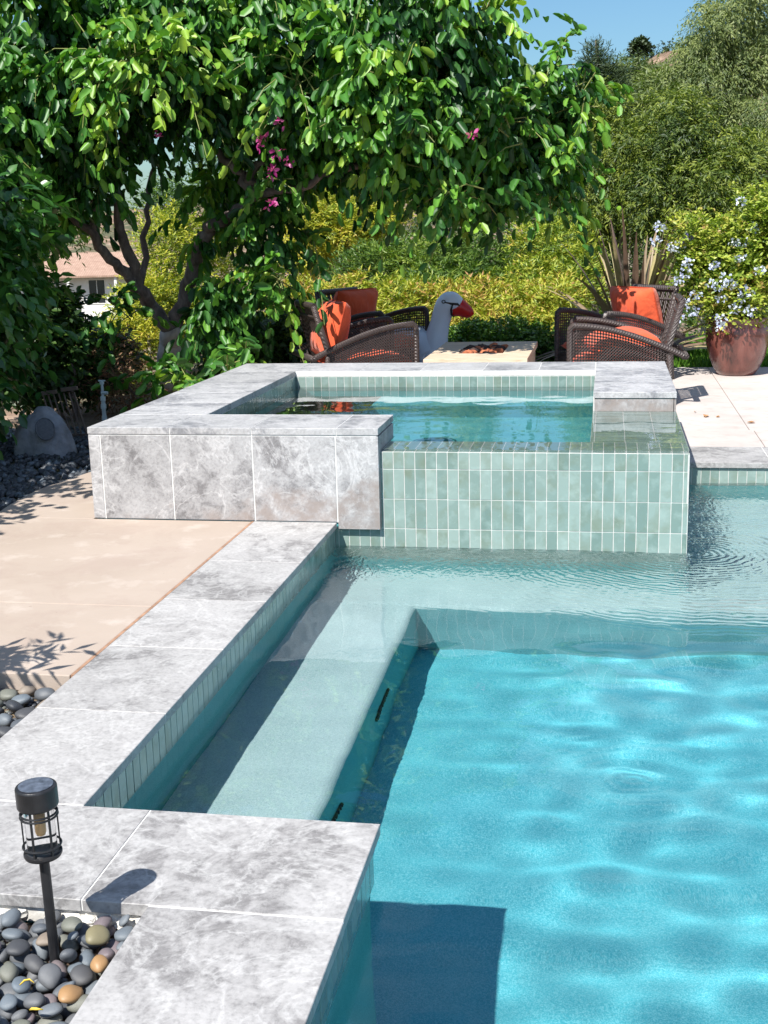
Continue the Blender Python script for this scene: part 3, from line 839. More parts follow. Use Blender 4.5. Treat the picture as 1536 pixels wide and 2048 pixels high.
foliage('outer_shoots', ot, ed, 300, 9, .5, 'bilobed', (.09, .14), M['lf_orchid'], 22, droop=.5, ldroop=.8, spread=.5, outer=1.5, up=.2, upn=.5, twig=150, thick=.005, bright=.12)
rf = np.random.RandomState(4)
for i, (px, py, n_) in enumerate([(145, 185, 26), (132, 200, 14), (8, 212, 16), (558, 243, 12), (522, 276, 14), (516, 290, 8), (556, 308, 12), (576, 326, 9), (546, 342, 16), (543, 408, 12), (946, 272, 10), (346, 55, 8), (312, 268, 7)]):
    c0 = U(px, py, 10.15 if py > 150 else 10.0)
    dr = norm(rf.normal(size=(n_, 3)) + np.array([0, -.4, 0])); ps = c0 + rf.normal(size=(n_, 3)) * .02 - np.array(ot.location)
    leafmesh('flower', ps, dr, rf.normal(size=(n_, 3)), rf.uniform(.035, .065, n_), rf.uniform(0, 1, n_), 'oval', M['petal_pink'], ot)

# ------------------------------------------------------------------ shrubs on the left
def shrub(name, label, cat, blobs, lump_n, nsp, per, L, tpl, size, mat, seed, stem=None, group=None, **k):
    base = (sum(b[0] for b in blobs) / len(blobs), sum(b[1] for b in blobs) / len(blobs), 0)
    z0 = hgt(base[0], base[1])
    e = empty(name, label, cat, (base[0], base[1], z0), group=group)
    f_ = k.pop('lf', .36)
    foliage('foliage', e, list(blobs) + lump(blobs, int(lump_n * 1.8), seed, f_ * .75, 1.0), nsp, per, L, tpl, size, M[mat], seed, zmin=z0 - .1, **k)
    r = random.Random(seed); paths = []
    for i in range(stem or 5):
        b = r.choice(blobs); dx, dy = r.uniform(-.2, .2), r.uniform(-.2, .2)
        x0, y0 = b[0] * .6 + base[0] * .4 + dx, b[1] * .6 + base[1] * .4 + dy
        zt_ = b[2] + b[5] * .3; s_ = .012 + .012 * (zt_ - z0)
        paths.append([(x0, y0, z0 - .1, s_), (x0 + (b[0] - x0) * .3 + dx, y0 + dy, z0 + (zt_ - z0) * .45, s_ * .75), (b[0], b[1], zt_, s_ * .35)])
    limbs('stems', e, paths, M['bark_pale'] if mat in ('lf_acacia', 'lf_gold', 'lf_olive') else M['bark'], 6, .03, seed)
    return e
shrub('glossy_hedge', 'tall dark glossy large leafed hedge at the left edge above the rock speaker', 'hedge',
      [B(-45, 420, 8.6, 80, 110, .7), B(-45, 560, 8.6, 80, 100, .7), B(-30, 670, 8.7, 65, 70, .6), B(-70, 760, 8.5, 80, 50, .5), B(10, 620, 9.0, 35, 70, .4), B(20, 500, 9.0, 35, 70, .4), (-4.75, 6.9, 1.5, .75, .8, .9), (-5.0, 5.9, 1.2, .8, .9, 1.0), (-4.9, 7.4, 2.4, .7, .8, .7)],
      6, 2200, 8, .30, 'oval', (.09, .15), 'lf_glossy', 31, stem=9, droop=.4, ldroop=.6, spread=.6, outer=2.2, upn=.8)
shrub('side_shrub', 'broad shrub beyond the left deck edge that shades the gravel', 'shrub', [(-4.15, 4.75, 1.15, .38, .6, .75), (-4.35, 4.1, 1.2, .4, .6, .8), (-4.3, 5.5, 1.6, .42, .5, .5)], 6, 420, 8, .4, 'oval', (.09, .14), 'lf_glossy', 33, droop=.3, ldroop=.4)
shrub('low_shrub', 'small leafy shrub on the pebble bed left of the coping', 'shrub', [(-2.46, 3.38, .80, .10, .16, .22), (-2.62, 3.1, 1.2, .1, .2, .25)], 4, 30, 7, .22, 'lance', (.09, .13), 'lf_glossy', 34, droop=.2, ldroop=.3, outer=1.2)
shrub('twiggy_shrub', 'bare reddish twiggy shrub in the dark gap behind the sprinkler riser', 'shrub',
      [B(215, 730, 10.6, 60, 45, .4), B(250, 770, 10.4, 45, 28, .3), B(150, 730, 10.8, 60, 60, .4)], 4, 700, 8, .2, 'lance', (.04, .07), 'lf_dry', 35, ldroop=.1)
shrub('understory_shrub', 'dense leafy shrub, shade painted into its leaves, between the rock speaker and the orchid tree trunk', 'shrub',
      [B(95, 640, 10.2, 45, 60, .4), B(120, 710, 10.2, 50, 50, .4), B(60, 740, 10.0, 55, 50, .4), B(175, 740, 10.6, 40, 35, .3), B(215, 715, 11.2, 35, 35, .3)], 6, 1300, 8, .2, 'oval', (.06, .10), 'lf_mid', 32, ldroop=.4, bright=-.35)  # leaf tint lowered to stand in for deep shade
shrub('yellow_shrub', 'yellow green feathery shrub left of the orchid tree trunk', 'shrub',
      [B(255, 680, 13, 55, 50, .5), B(290, 610, 13.5, 40, 50, .5), B(235, 740, 12.2, 40, 30, .4)], 6, 1500, 9, .22, 'lance', (.045, .08), 'lf_gold', 36, ldroop=.1, up=.5)
shrub('feathery_shrub', 'tall yellow green feathery shrub right behind the orchid tree trunk', 'shrub',
      [B(335, 500, 14.5, 55, 70, .6), B(320, 590, 14, 50, 50, .5), B(420, 540, 15, 60, 90, .6), B(400, 640, 14, 60, 70, .5), B(500, 660, 14, 60, 60, .5)], 6, 2600, 9, .24, 'lance', (.045, .085), 'lf_gold', 37, ldroop=.1, up=.5, bright=-.15)
shrub('dark_shrub', 'dark leafy shrub low behind the left armchair', 'shrub',
      [B(560, 680, 12.6, 55, 55, .4), B(500, 700, 12.4, 50, 40, .4), B(440, 700, 12.2, 50, 30, .4)], 5, 700, 8, .3, 'oval', (.06, .10), 'lf_mid', 38, droop=.3, bright=-.15)

# ------------------------------------------------------------------ shrubs behind the fire pit
shrub('box_hedge', 'low clipped dark green box hedge right behind the fire pit', 'hedge',
      [B(950, 690, 14.2, 60, 45, .35), B(1010, 685, 14.2, 60, 45, .35), B(1070, 695, 14.2, 55, 45, .35), B(905, 700, 14.2, 40, 35, .35), B(1115, 710, 14.4, 35, 30, .3)], 6, 3600, 7, .10, 'round', (.028, .042), 'lf_box', 41, ldroop=0, up=.5, lf=.3)
shrub('golden_hedge', 'long golden yellow leafed hedge across the back of the terrace', 'hedge',
      [B(600, 620, 15.3, 70, 50, .6), B(690, 620, 15.4, 70, 55, .6), B(790, 615, 15.5, 70, 55, .6), B(880, 620, 15.6, 70, 50, .6), B(960, 615, 15.7, 70, 50, .6), B(1050, 620, 15.6, 70, 55, .6), B(1120, 620, 15.2, 50, 60, .6), B(740, 670, 15, 150, 50, .5), B(1000, 670, 15, 150, 50, .5)],
      7, 5600, 8, .17, 'lance', (.06, .10), 'lf_goldred', 42, ldroop=0, up=.6, lf=.3, bright=.05)
shrub('golden_dome_shrub', 'rounded bright yellow shrub under the orchid tree branches', 'shrub',
      [B(700, 450, 20, 85, 60, 1.0), B(650, 420, 20, 55, 45, .8), B(755, 440, 20, 50, 50, .8), B(620, 490, 20, 60, 50, .8)], 8, 4600, 8, .2, 'lance', (.055, .085), 'lf_gold', 43, stem=8, ldroop=.1, up=.4, lf=.3, bright=.08)
shrub('green_shrub', 'mid green leafy shrub between the yellow dome and the golden hedge', 'shrub',
      [B(860, 530, 18, 90, 50, .8), B(960, 530, 18, 90, 50, .8), B(900, 580, 17.4, 110, 40, .7), B(760, 540, 18.5, 90, 45, .8)], 7, 3200, 8, .24, 'lance', (.07, .11), 'lf_mid', 44, ldroop=0, up=.6)
shrub('orange_tipped_shrub', 'golden shrub with orange tips left of the bronze flax', 'shrub',
      [B(1110, 500, 17.5, 80, 60, .8), B(1150, 570, 16.8, 60, 60, .7), B(1080, 560, 17, 60, 40, .7)], 7, 2300, 8, .22, 'lance', (.06, .10), 'lf_goldred', 45, ldroop=0, up=.6, bright=-.08)
shrub('boundary_hedge', 'deep green background hedge closing the view behind the shrubs', 'hedge',
      [B(620, 540, 24, 130, 90, 1.5), B(800, 520, 24, 140, 110, 1.5), B(1000, 470, 24, 150, 130, 1.5), B(1150, 480, 24, 130, 130, 1.5), B(1350, 520, 24, 160, 130, 1.5), B(1520, 520, 24, 120, 140, 1.5)], 8, 5200, 7, .35, 'lance', (.10, .16), 'lf_mid', 46, ldroop=0, up=.3, bright=-.2)

def tree(name, label, blobs, lumps, nsp, per, L, tpl, size, mat, seed, trunks, group=None, bark='bark_pale', **k):
    bx, by = trunks[0][0][0], trunks[0][0][1]
    e = empty(name, label, 'tree', (bx, by, trunks[0][0][2]), group=group)
    foliage('crown', e, list(blobs) + lump(blobs, lumps, seed, k.pop('lf', .26), 1.0), nsp, per, L, tpl, size, M[mat], seed, **k)
    limbs('trunk', e, trunks, M[bark], 8, .03, seed)
    return e
def TR(px, py0, py1, Y, r, lean=0):
    g0 = U(px, py0, Y); z0 = hgt(g0[0], Y) - .2; top = U(px + lean, py1, Y)
    return [(g0[0], Y, z0, r), ((g0[0] * .6 + top[0] * .4), Y, z0 * .5 + top[2] * .5, r * .75), (top[0], Y, top[2], r * .3)]
tree('acacia_tree', 'olive green feathery tree with a slender pale trunk behind the flax', [B(1215, 330, 20, 75, 75, 1.0), B(1240, 420, 20, 70, 60, 1.0), B(1180, 450, 20, 55, 50, .8), B(1200, 240, 20, 55, 60, .8)],
     9, 3000, 10, .30, 'lance', (.055, .10), 'lf_acacia', 51, [TR(1243, 600, 360, 19.6, .05), TR(1230, 600, 300, 20, .04), TR(1252, 600, 420, 19.4, .03, 10)], droop=.5, ldroop=.6, upn=.6, bright=.10)
tree('acacia_tree', 'broad olive feathery tree filling the right background above the potted bush', [B(1360, 290, 19, 70, 80, 1.1), B(1320, 390, 19, 80, 75, 1.1), B(1420, 370, 18.6, 80, 80, 1.1), B(1500, 360, 18.6, 60, 60, .9), B(1400, 460, 18.4, 90, 55, 1.0), B(1500, 450, 18, 60, 55, .8), B(1350, 215, 19, 45, 30, .7), B(1290, 300, 19.4, 60, 70, .9), B(1480, 300, 18.8, 50, 40, .7)],
     12, 6600, 10, .32, 'lance', (.055, .10), 'lf_acacia', 52, [TR(1400, 600, 300, 18.9, .06), TR(1440, 600, 260, 19, .05), TR(1360, 600, 350, 18.8, .04, 20)], droop=.5, ldroop=.6, upn=.6, bright=.02)
tree('pepper_tree', 'tall airy grey green tree reaching the top right corner', [B(1440, 60, 21, 65, 60, .9), B(1490, 10, 21, 70, 70, .9), B(1400, 110, 21, 45, 35, .7), B(1520, 130, 21, 50, 60, .8), B(1480, 160, 21, 60, 40, .8), B(1400, 190, 20.5, 55, 45, .8), B(1470, 240, 20.5, 60, 40, .8), B(1530, 250, 20, 40, 60, .6), B(1360, 160, 21, 35, 35, .6)],
     10, 5200, 10, .34, 'lance', (.05, .09), 'lf_olive', 53, [TR(1500, 600, 120, 21.4, .05, -40), TR(1440, 600, 100, 21.2, .04, 20)], droop=.8, ldroop=.9, upn=.5, bright=.15)
tree('pine_tree', 'dark upright pine behind the gap in the trees', [B(1192, 130, 38, 22, 40, .6), B(1185, 190, 38, 45, 45, .9), B(1215, 160, 38, 28, 30, .7), B(1230, 240, 38, 50, 60, 1)],
     8, 1500, 9, .4, 'needle', (.14, .24), 'lf_dark', 54, [TR(1192, 500, 80, 38, .12)], ldroop=0, up=.8, bark='bark')
tree('grey_green_tree', 'light grey green tree right of the dark pine', [B(1260, 150, 44, 45, 28, 1.2), B(1240, 200, 44, 50, 40, 1.2), B(1290, 230, 40, 50, 50, 1.2), B(1330, 190, 34, 50, 45, 1.1)],
     8, 1800, 9, .5, 'lance', (.15, .26), 'lf_olive', 55, [TR(1262, 500, 140, 44, .12)], ldroop=.2)
tree('birch_like_tree', 'pale yellowish distant tree seen between the orchid tree boughs', [B(945, 170, 34, 40, 35, 1), B(930, 230, 34, 60, 50, 1.2), B(1000, 330, 34, 90, 80, 1.5), B(870, 300, 34, 90, 90, 1.5), B(1110, 300, 32, 80, 90, 1.5)],
     8, 3000, 8, .45, 'lance', (.12, .2), 'lf_acacia', 56, [TR(945, 500, 170, 34, .1)], ldroop=.2, bright=.1)
tree('background_tree', 'dark leafy tree behind the left side of the orchid tree', [B(120, 420, 24, 70, 60, 1.3), B(430, 380, 26, 110, 80, 1.5), B(560, 330, 26, 110, 90, 1.5), B(330, 420, 26, 60, 40, 1), B(700, 300, 28, 120, 90, 1.5)],
     8, 2600, 8, .4, 'lance', (.11, .18), 'lf_mid', 57, [TR(480, 560, 380, 26, .12)], ldroop=.1, bright=-.1, bark='bark')
for i, (px, py, w_, h_, lab) in enumerate([(1278, 96, 18, 16, 'small flat topped tree on the hill ridge'), (1340, 118, 16, 12, 'rounded bush on the hill ridge'), (1420, 130, 30, 14, 'wide dark bush on the brown hillside')]):
    c0 = U(px, py, 265)
    e = empty('ridge_tree', lab, 'tree', (c0[0], 265, hgt(c0[0], 265)))
    foliage('crown', e, [B(px, py, 265, w_, h_, 2.0)] + lump([B(px, py, 265, w_, h_, 2.0)], 6, i, .4, .9), 260, 8, .9, 'oval', (.5, .9), M['lf_dark'], 60 + i, ldroop=0)
    limbs('trunk', e, [[(c0[0], 265, hgt(c0[0], 265) - 1, .25), (c0[0], 265, c0[2], .15)]], M['bark'], 6, .02)
# scrub dotted on the far hillside
scr = []
for i in range(150):
    u_ = rf.uniform(-.02, .36); y_ = rf.uniform(150, 290); x_ = u_ * y_; s_ = rf.uniform(1.0, 2.6)
    scr.append((x_, y_, hgt(x_, y_) + s_ * .3, s_ * 1.3, s_ * 1.3, s_ * .8))
o = foliage('hillside_scrub', None, scr, 6500, 6, .7, 'oval', (.35, .7), M['lf_dark'], 70, ldroop=0); prop(o, 'patchy dark green scrub covering the dry brown hillside', 'scrub', kind='stuff')
scr = []
for i in range(260):
    x_ = rf.uniform(-60, 40); y_ = rf.uniform(34, 128); s_ = rf.uniform(.7, 1.5)
    if -.52 < x_ / y_ < -.40 and y_ > 45: continue
    scr.append((x_, y_, hgt(x_, y_) + s_ * .4, s_ * 1.3, s_ * 1.3, s_))
o = foliage('valley_scrub', None, scr, 9000, 6, .5, 'oval', (.22, .4), M['lf_mid'], 71, ldroop=0); prop(o, 'mixed green scrub on the slope down to the valley house', 'scrub', kind='stuff')

# ------------------------------------------------------------------ houses
def house(loc, w, dp, h, rz, label, roofcol, small=False):
    e = empty('house', label, 'house', loc, rz)
    mb = MB(); mb.box((-w / 2, 0, -2), (w / 2, dp, h)); mb.build('wall', M['housewhite'], e)
    mb = MB(); ov = .7; rh = dp * .22
    A = [(-w / 2 - ov, -ov - .6, h - .05), (w / 2 + ov, -ov - .6, h - .05), (w / 2 + ov, dp + ov, h - .05), (-w / 2 - ov, dp + ov, h - .05), (-w / 2 + dp * .35, dp / 2, h + rh), (w / 2 - dp * .35, dp / 2, h + rh)]
    A2 = [(x, y, z + .16) for x, y, z in A]
    mb.add(A + A2, [(6, 7, 11, 10), (7, 8, 11), (8, 9, 10, 11), (9, 6, 10), (0, 6, 9, 3), (0, 1, 7, 6), (1, 2, 8, 7), (2, 3, 9, 8), (0, 4, 5, 1), (1, 5, 2), (2, 5, 4, 3), (0, 3, 4)])
    mb.build('roof', M[roofcol], e)
    xs_ = [-w * .32, w * .02, w * .3] if not small else [-w * .2, w * .2]
    for i, x in enumerate(xs_):
        f = MB(); W2, z0, z1 = .75, (.9 if i != 1 else .0), 2.15
        for a, b in (((x - W2 - .08, -.06, z0 - .08), (x - W2, -.003, z1 + .08)), ((x + W2, -.06, z0 - .08), (x + W2 + .08, -.003, z1 + .08)), ((x - W2, -.06, z1), (x + W2, -.003, z1 + .08)), ((x - W2, -.06, z0 - .08), (x + W2, -.003, z0)), ((x - .03, -.05, z0), (x + .03, -.003, z1))): f.box(a, b)
        fo = f.build('window', M['housewhite'], e)
        g_ = MB(); g_.box((x - W2, -.03, z0), (x + W2, -.004, z1)); g_.build('pane', M['houseglass'], fo)
    if not small:
        for x in (-w / 2 - .3, -w * .14, w * .16, w / 2 + .3):
            p = MB(); p.box((x - .12, -1.1, -2), (x + .12, -.86, h)); p.build('porch_post', M['housewhite'], e)
    return e
M['housewhite'] = simple('white_stucco', (.72, .71, .68), .9, .08, 2)
t = NT('terracotta_roof'); v = t.coords(scale=(1, 1, 1))
wv = t.n('ShaderNodeTexWave', wave_type='BANDS', bands_direction='X'); wv.inputs['Scale'].default_value = 1.4; t.l(v, wv.inputs['Vector'])
t.col(t.mix(t.math('MULTIPLY', wv.outputs['Fac'], .5), t.ramp(t.noise(v, 2, 6), [(.3, (.30, .19, .14)), (.7, (.44, .30, .23))]), (.25, .15, .11))); t.rough(.95)
M['roofred'] = t.m
M['roofgrey'] = simple('grey_roof', (.35, .30, .27), .95, .2, 3)
M['houseglass'] = simple('dark_window_glass', (.02, .025, .03), .1, .1)
p = U(214, 606, 112)
house((p[0] - 1.2, 112, p[2]), 15, 9, 2.5, .12, 'white house with brown tile roof down in the valley behind the left tree', 'roofred')
for (px, py, Y, w_) in ((1262, 262, 235, 7), (1500, 290, 225, 9)):
    p = U(px, py, Y)
    house((p[0], Y, max(p[2], hgt(p[0], Y)) - .3), w_, 6, 2.6, rf.uniform(-.3, .3), 'small pale house on the hill, ' + ('partly hidden above the slender tree' if px < 1300 else 'nearest the right edge of the photo'), 'roofgrey', True)

# ------------------------------------------------------------------ lawn
r = np.random.RandomState(9); N = 30000
P_ = np.stack([r.uniform(.2, 4.6, N), r.uniform(yb - .02, 16.5, N), np.full(N, -.06)], -1)
o = leafmesh('grass', P_, np.stack([r.normal(0, .35, N), r.normal(0, .35, N), np.ones(N)], -1), r.normal(size=(N, 3)), r.uniform(.09, .17, N), r.uniform(0, 1, N), 'needle', M['lf_grass'], None)
prop(o, 'bright green lawn strip behind the potted bush', 'grass', kind='stuff')
r2 = np.random.RandomState(19)
# ------------------------------------------------------------------ bronze flax
p = U(1268, 690, 14.1); bz = hgt(p[0], 14.1)
fx = empty('flax_plant', 'spiky bronze flax clump rising behind the right armchairs', 'plant', (p[0], 14.1, bz))
for i in range(84):
    a = r2.uniform(0, 2 * math.pi); lean = abs(r2.normal(0, .75)) + .05; Lf = r2.uniform(1.2, 1.8); w = r2.uniform(.034, .055)
    if i % 9 == 0: lean += .5; Lf *= .95
    lean = min(lean, 1.15)
    mb = MB(); dx, dy = math.cos(a), math.sin(a); vs = []; K = 7
    for k in range(K + 1):
        tt = k / K; s_ = Lf * tt; th_ = lean * (1 + .35 * tt * tt)
        cxp = Vector((dx * math.sin(th_) * s_ + dx * .06, dy * math.sin(th_) * s_ + dy * .06, math.cos(th_) * s_))
        ww = w * (1 - tt ** 2.2) * (.7 + .6 * min(1, tt * 3)) + .0015; sd = Vector((-dy, dx, 0))
        vs += [cxp - sd * ww, cxp + Vector((dx * math.cos(th_), dy * math.cos(th_), -math.sin(th_))) * -.35 * ww, cxp + sd * ww]
    fs = []
    for k in range(K):
        b = k * 3; fs += [(b, b + 1, b + 4, b + 3), (b + 1, b + 2, b + 5, b + 4)]
    mb.add(vs, fs, float(r2.uniform(0, 1)))
    mb.build('blade', M['lf_flax'], fx)

# ------------------------------------------------------------------ glazed pot with plumbago
pp = U(1472, 744, 12.8)
pot = MB()
pot.lathe([(.15, 0), (.20, .004), (.235, .06), (.29, .18), (.325, .32), (.335, .42), (.325, .50), (.305, .555), (.315, .57), (.325, .585), (.315, .60), (.285, .60), (.275, .56), (.28, .50), (.10, .49)], 56)
o = pot.build('planter_pot', M['glaze'], smooth=True); o.location = (pp[0], pp[1], 0); o.scale = (.93, .93, .95)
prop(o, 'big rounded oxblood glazed ceramic pot on the deck beside the lawn', 'pot')
pl = empty('plumbago_bush', 'yellow green plumbago with pale blue flowers growing in the glazed pot', 'plant', (pp[0], pp[1], .50))
pb = [(pp[0] + .02, pp[1], .85, .42, .38, .36), (pp[0] - .22, pp[1] - .05, 1.12, .36, .34, .34), (pp[0] + .3, pp[1], 1.2, .40, .36, .45), (pp[0] + .12, pp[1], 1.5, .34, .3, .3), (pp[0] - .1, pp[1] - .22, .80, .36, .2, .22), (pp[0] - .42, pp[1] - .1, 1.35, .25, .25, .2), (pp[0] - .45, pp[1], .95, .22, .22, .25), (pp[0] + .45, pp[1], 1.6, .3, .3, .3)]
foliage('foliage', pl, pb + lump(pb, 12, 81, .27, 1.05), 2700, 8, .17, 'oval', (.035, .06), M['lf_plum'], 81, ldroop=0, up=.5)
limbs('stems', pl, [[(pp[0], pp[1], .45, .015), (pp[0] + dx, pp[1] + dy, .8, .01), (pp[0] + dx * 2.4, pp[1] + dy, 1.4, .004)] for dx, dy in ((-.15, 0), (.1, .1), (.2, -.1), (-.05, -.1), (.0, .12))], M['bark'], 6)
for i, (px, py) in enumerate([(1318, 453), (1312, 481), (1373, 477), (1345, 493), (1358, 496), (1376, 525), (1372, 545), (1356, 560), (1368, 606), (1358, 635), (1385, 621), (1468, 482), (1480, 402), (1505, 457), (1487, 484), (1484, 516), (1425, 530), (1450, 556), (1462, 568), (1440, 573), (1490, 580), (1500, 590), (1484, 596), (1444, 595), (1502, 622), (1470, 618), (1442, 638), (1440, 652), (1392, 590), (1520, 540), (1425, 570)]):
    c0 = U(px, py, pp[1] - .42 + (.2 if py < 500 else 0)); n_ = 26
    sp = norm(rf.normal(size=(n_, 3))); ps = c0 + sp * np.array([.045, .04, .032]) - np.array(pl.location)
    leafmesh('flower', ps, norm(rf.normal(size=(n_, 3)) + sp), sp + rf.normal(size=(n_, 3)) * .4, rf.uniform(.024, .038, n_), rf.uniform(0, 1, n_), 'round', M['petal_violet' if i == 2 else 'petal_blue'], pl)

# ------------------------------------------------------------------ fire pit table
fp = empty('fire_pit_table', 'low rectangular bleached wood look fire pit table between the armchairs', 'fire pit', (-1.12, 11.4, 0))
x0, x1, y0, y1, zt_, th_ = -.45, .45, -.78, .78, .40, .055
hx, hy0_, hy1_ = .20, -.30, .42
mb = MB()
mb.box((x0, y0, zt_ - th_), (x1, hy0_, zt_)); mb.box((x0, hy1_, zt_ - th_), (x1, y1, zt_)); mb.box((x0, hy0_ + .002, zt_ - th_), (-hx, hy1_ - .002, zt_)); mb.box((hx, hy0_ + .002, zt_ - th_), (x1, hy1_ - .002, zt_))
mb.build('table_top', M['pitwood'], fp, bevel=.003)
mb = MB(); mb.box((x0 + .02, y0 + .02, 0), (x1 - .02, y1 - .02, zt_ - th_ - .001)); 
mb.build('base', M['pitwood'], fp, bevel=.003)
mb = MB(); ic = random.Random(3)
def rock(mb, c, s, rr, k=.3, mi=0):
    b = bmesh.new(); bmesh.ops.create_icosphere(b, subdivisions=2, radius=1)
    sd = rr.uniform(0, 50); vs = []
    for v in b.verts:
        q = v.co.copy(); m_ = 1 + k * noise.noise(q * 1.6 + Vector((sd, 0, 0)))
        vs.append((c[0] + q.x * s[0] * m_, c[1] + q.y * s[1] * m_, c[2] + q.z * s[2] * m_))
    mb.add(vs, [tuple(v.index for v in f.verts) for f in b.faces], rr.random(), mi); b.free()
for k in range(90):
    s_ = ic.uniform(.022, .042)
    rock(mb, (ic.uniform(-hx + .03, hx - .03), ic.uniform(hy0_ + .03, hy1_ - .03), zt_ - .035 + ic.uniform(0, .035)), (s_ * 1.2, s_, s_ * .8), ic, .5, 0 if ic.random() < .6 else 1)
o = mb.build('lava_rocks', [M['lava'], M['lava_red']], fp, smooth=True); o['kind'] = 'stuff'

# ------------------------------------------------------------------ swan
p = U(868, 712, 12.95); sw = empty('swan_float', 'white inflatable swan with a red beak standing behind the fire pit', 'swan', (p[0], 12.95, 0))
def W(px, py): q = U(px, py, 12.95); return Vector((q[0] - p[0], 0, q[2]))
mb = MB()
path = [(862, 760, .20), (864, 725, .19), (868, 700, .155), (874, 670, .125), (880, 645, .108), (886, 625, .112), (893, 612, .128), (901, 606, .130), (910, 608, .112), (918, 613, .085), (924, 618, .055)]
pts = [W(a, b) for a, b, c in path]; rad = [c * .95 for a, b, c in path]
body = [Vector((-.75, .45, .34)), Vector((-.62, .40, .28)), Vector((-.45, .32, .26)), Vector((-.25, .2, .25)), Vector((-.10, .08, .26))]
def smoothpath(P, R, n=4):
    oP, oR = [], []
    for i in range(len(P) - 1):
        p0, p1, p2, p3 = P[max(i - 1, 0)], P[i], P[i + 1], P[min(i + 2, len(P) - 1)]
        for k in range(n):
            t_ = k / n
            oP.append(.5 * ((2 * p1) + (p2 - p0) * t_ + (2 * p0 - 5 * p1 + 4 * p2 - p3) * t_ ** 2 + (3 * p1 - p0 - 3 * p2 + p3) * t_ ** 3))
            oR.append(R[i] + (R[i + 1] - R[i]) * t_)
    return oP + [P[-1]], oR + [R[-1]]
P2, R2 = smoothpath(body + [pts[1]] + pts[2:], [.05, .16, .24, .25, .22, .19] + rad[2:])
mb.tube(P2, R2, 24)
o = mb.build('body', M['swan'], sw, smooth=True)
sm = o.modifiers.new('s', 'SUBSURF'); sm.levels = 1; sm.render_levels = 1
mb = MB(); P2, R2 = smoothpath([W(908, 613), W(918, 615), W(930, 621), W(940, 628), W(944, 632)], [.105, .098, .075, .055, .02]); mb.tube(P2, R2, 20, flat=.85)
mb.build('beak', M['beak'], sw, smooth=True)
mb = MB()
for s_ in (-1,):
    q = [W(892, 603) + Vector((0, -.118, 0)), W(905, 606) + Vector((.0, -.118, 0)), W(917, 607) + Vector((0, -.095, 0)), W(922, 612) + Vector((0, -.06, 0))]
    mb.tube(q, [.006, .011, .013, .006], 8)
    ring = [W(890, 602) + Vector((.017 * math.cos(a), -.118, .015 * math.sin(a))) for a in [2 * math.pi * k / 12 for k in range(13)]]
    mb.tube(ring, .005, 6)
    q = [W(908, 607) + Vector((.0, -.112, 0)), W(905, 618) + Vector((.0, -.118, 0)), W(905, 628) + Vector((0, -.095, 0)), W(909, 634) + Vector((0, -.04, 0))]
    mb.tube(q, [.008, .010, .010, .006], 8)
mb.build('eye_marking', M['blackpaint'], sw, smooth=True)

# ------------------------------------------------------------------ wicker armchairs (face +x)
def lattice(mb, pts_fn, nu, nv, w, th):
    """strips over a patch pts_fn(u,v) -> Vector, u,v in 0..1"""
    for i in range(nu + 1):
        u = i / nu; K = 3
        for k in range(K): mb.bar(pts_fn(u, k / K), pts_fn(u, (k + 1) / K), w, th, up=pts_fn.n)
    for j in range(nv + 1):
        v = j / nv; K = 6
        for k in range(K): mb.bar(pts_fn(k / K, v), pts_fn((k + 1) / K, v), w, th, up=pts_fn.n)
def railz(x):   # height of the swooping arm at x
    t_ = (x + .47) / .89
    return .43 + .245 * math.sin(min(1, max(0, t_)) * math.pi / 2) ** 1.0
def cushion(sx, sy, sz, seed, pinch=.0):
    nx, ny = 22, 22; vs = []; fs = []
    for side in (1, -1):
        for j in range(ny + 1):
            for i in range(nx + 1):
                a, b = 2 * i / nx - 1, 2 * j / ny - 1
                e = (1 - abs(a) ** 5) * (1 - abs(b) ** 5); e = max(e, 0) ** .35
                pu = .62 + .38 * (1 - a * a) * (1 - b * b)
                z = side * sz / 2 * e * pu
                z += side * .010 * noise.noise(Vector((a * 2.5 + seed, b * 2.5, side)))
                rx = 1 - .02 * b * b * b * b; vs.append((a * sx / 2 * (1 - .03 * (1 - b * b)), b * sy / 2 * (1 - .03 * (1 - a * a)), z if 0 < i < nx and 0 < j < ny else 0))
    k = (nx + 1) * (ny + 1)
    for s_, off in ((1, 0), (-1, k)):
        for j in range(ny):
            for i in range(nx):
                q = [off + j * (nx + 1) + i, off + j * (nx + 1) + i + 1, off + (j + 1) * (nx + 1) + i + 1, off + (j + 1) * (nx + 1) + i]
                fs.append(tuple(q) if s_ > 0 else tuple(reversed(q)))
    return vs, fs
def cush_obj(name, par, sx, sy, sz, loc, rot, seed):
    vs, fs = cushion(sx, sy, sz, seed); R_ = Matrix.Rotation(rot[2], 4, 'Z') @ Matrix.Rotation(rot[1], 4, 'Y') @ Matrix.Rotation(rot[0], 4, 'X')
    mb = MB(); mb.add([tuple(R_ @ Vector(v_) + Vector(loc)) for v_ in vs], fs)
    o = mb.build(name, M['orange'], par, smooth=True)
    pm = MB(); ring = []
    for a in range(48):
        an = 2 * math.pi * a / 48; ca, sa = math.cos(an), math.sin(an); f = 1 / max(abs(ca), abs(sa)); f = min(f, 1.36)
        ring.append(R_ @ Vector((ca * f * sx / 2 * .985, sa * f * sy / 2 * .985, 0)) + Vector(loc))
    pm.tube(ring + [ring[0]], .006, 6, False); pm.build('piping', M['orange_seam'], o, smooth=True)
    return o
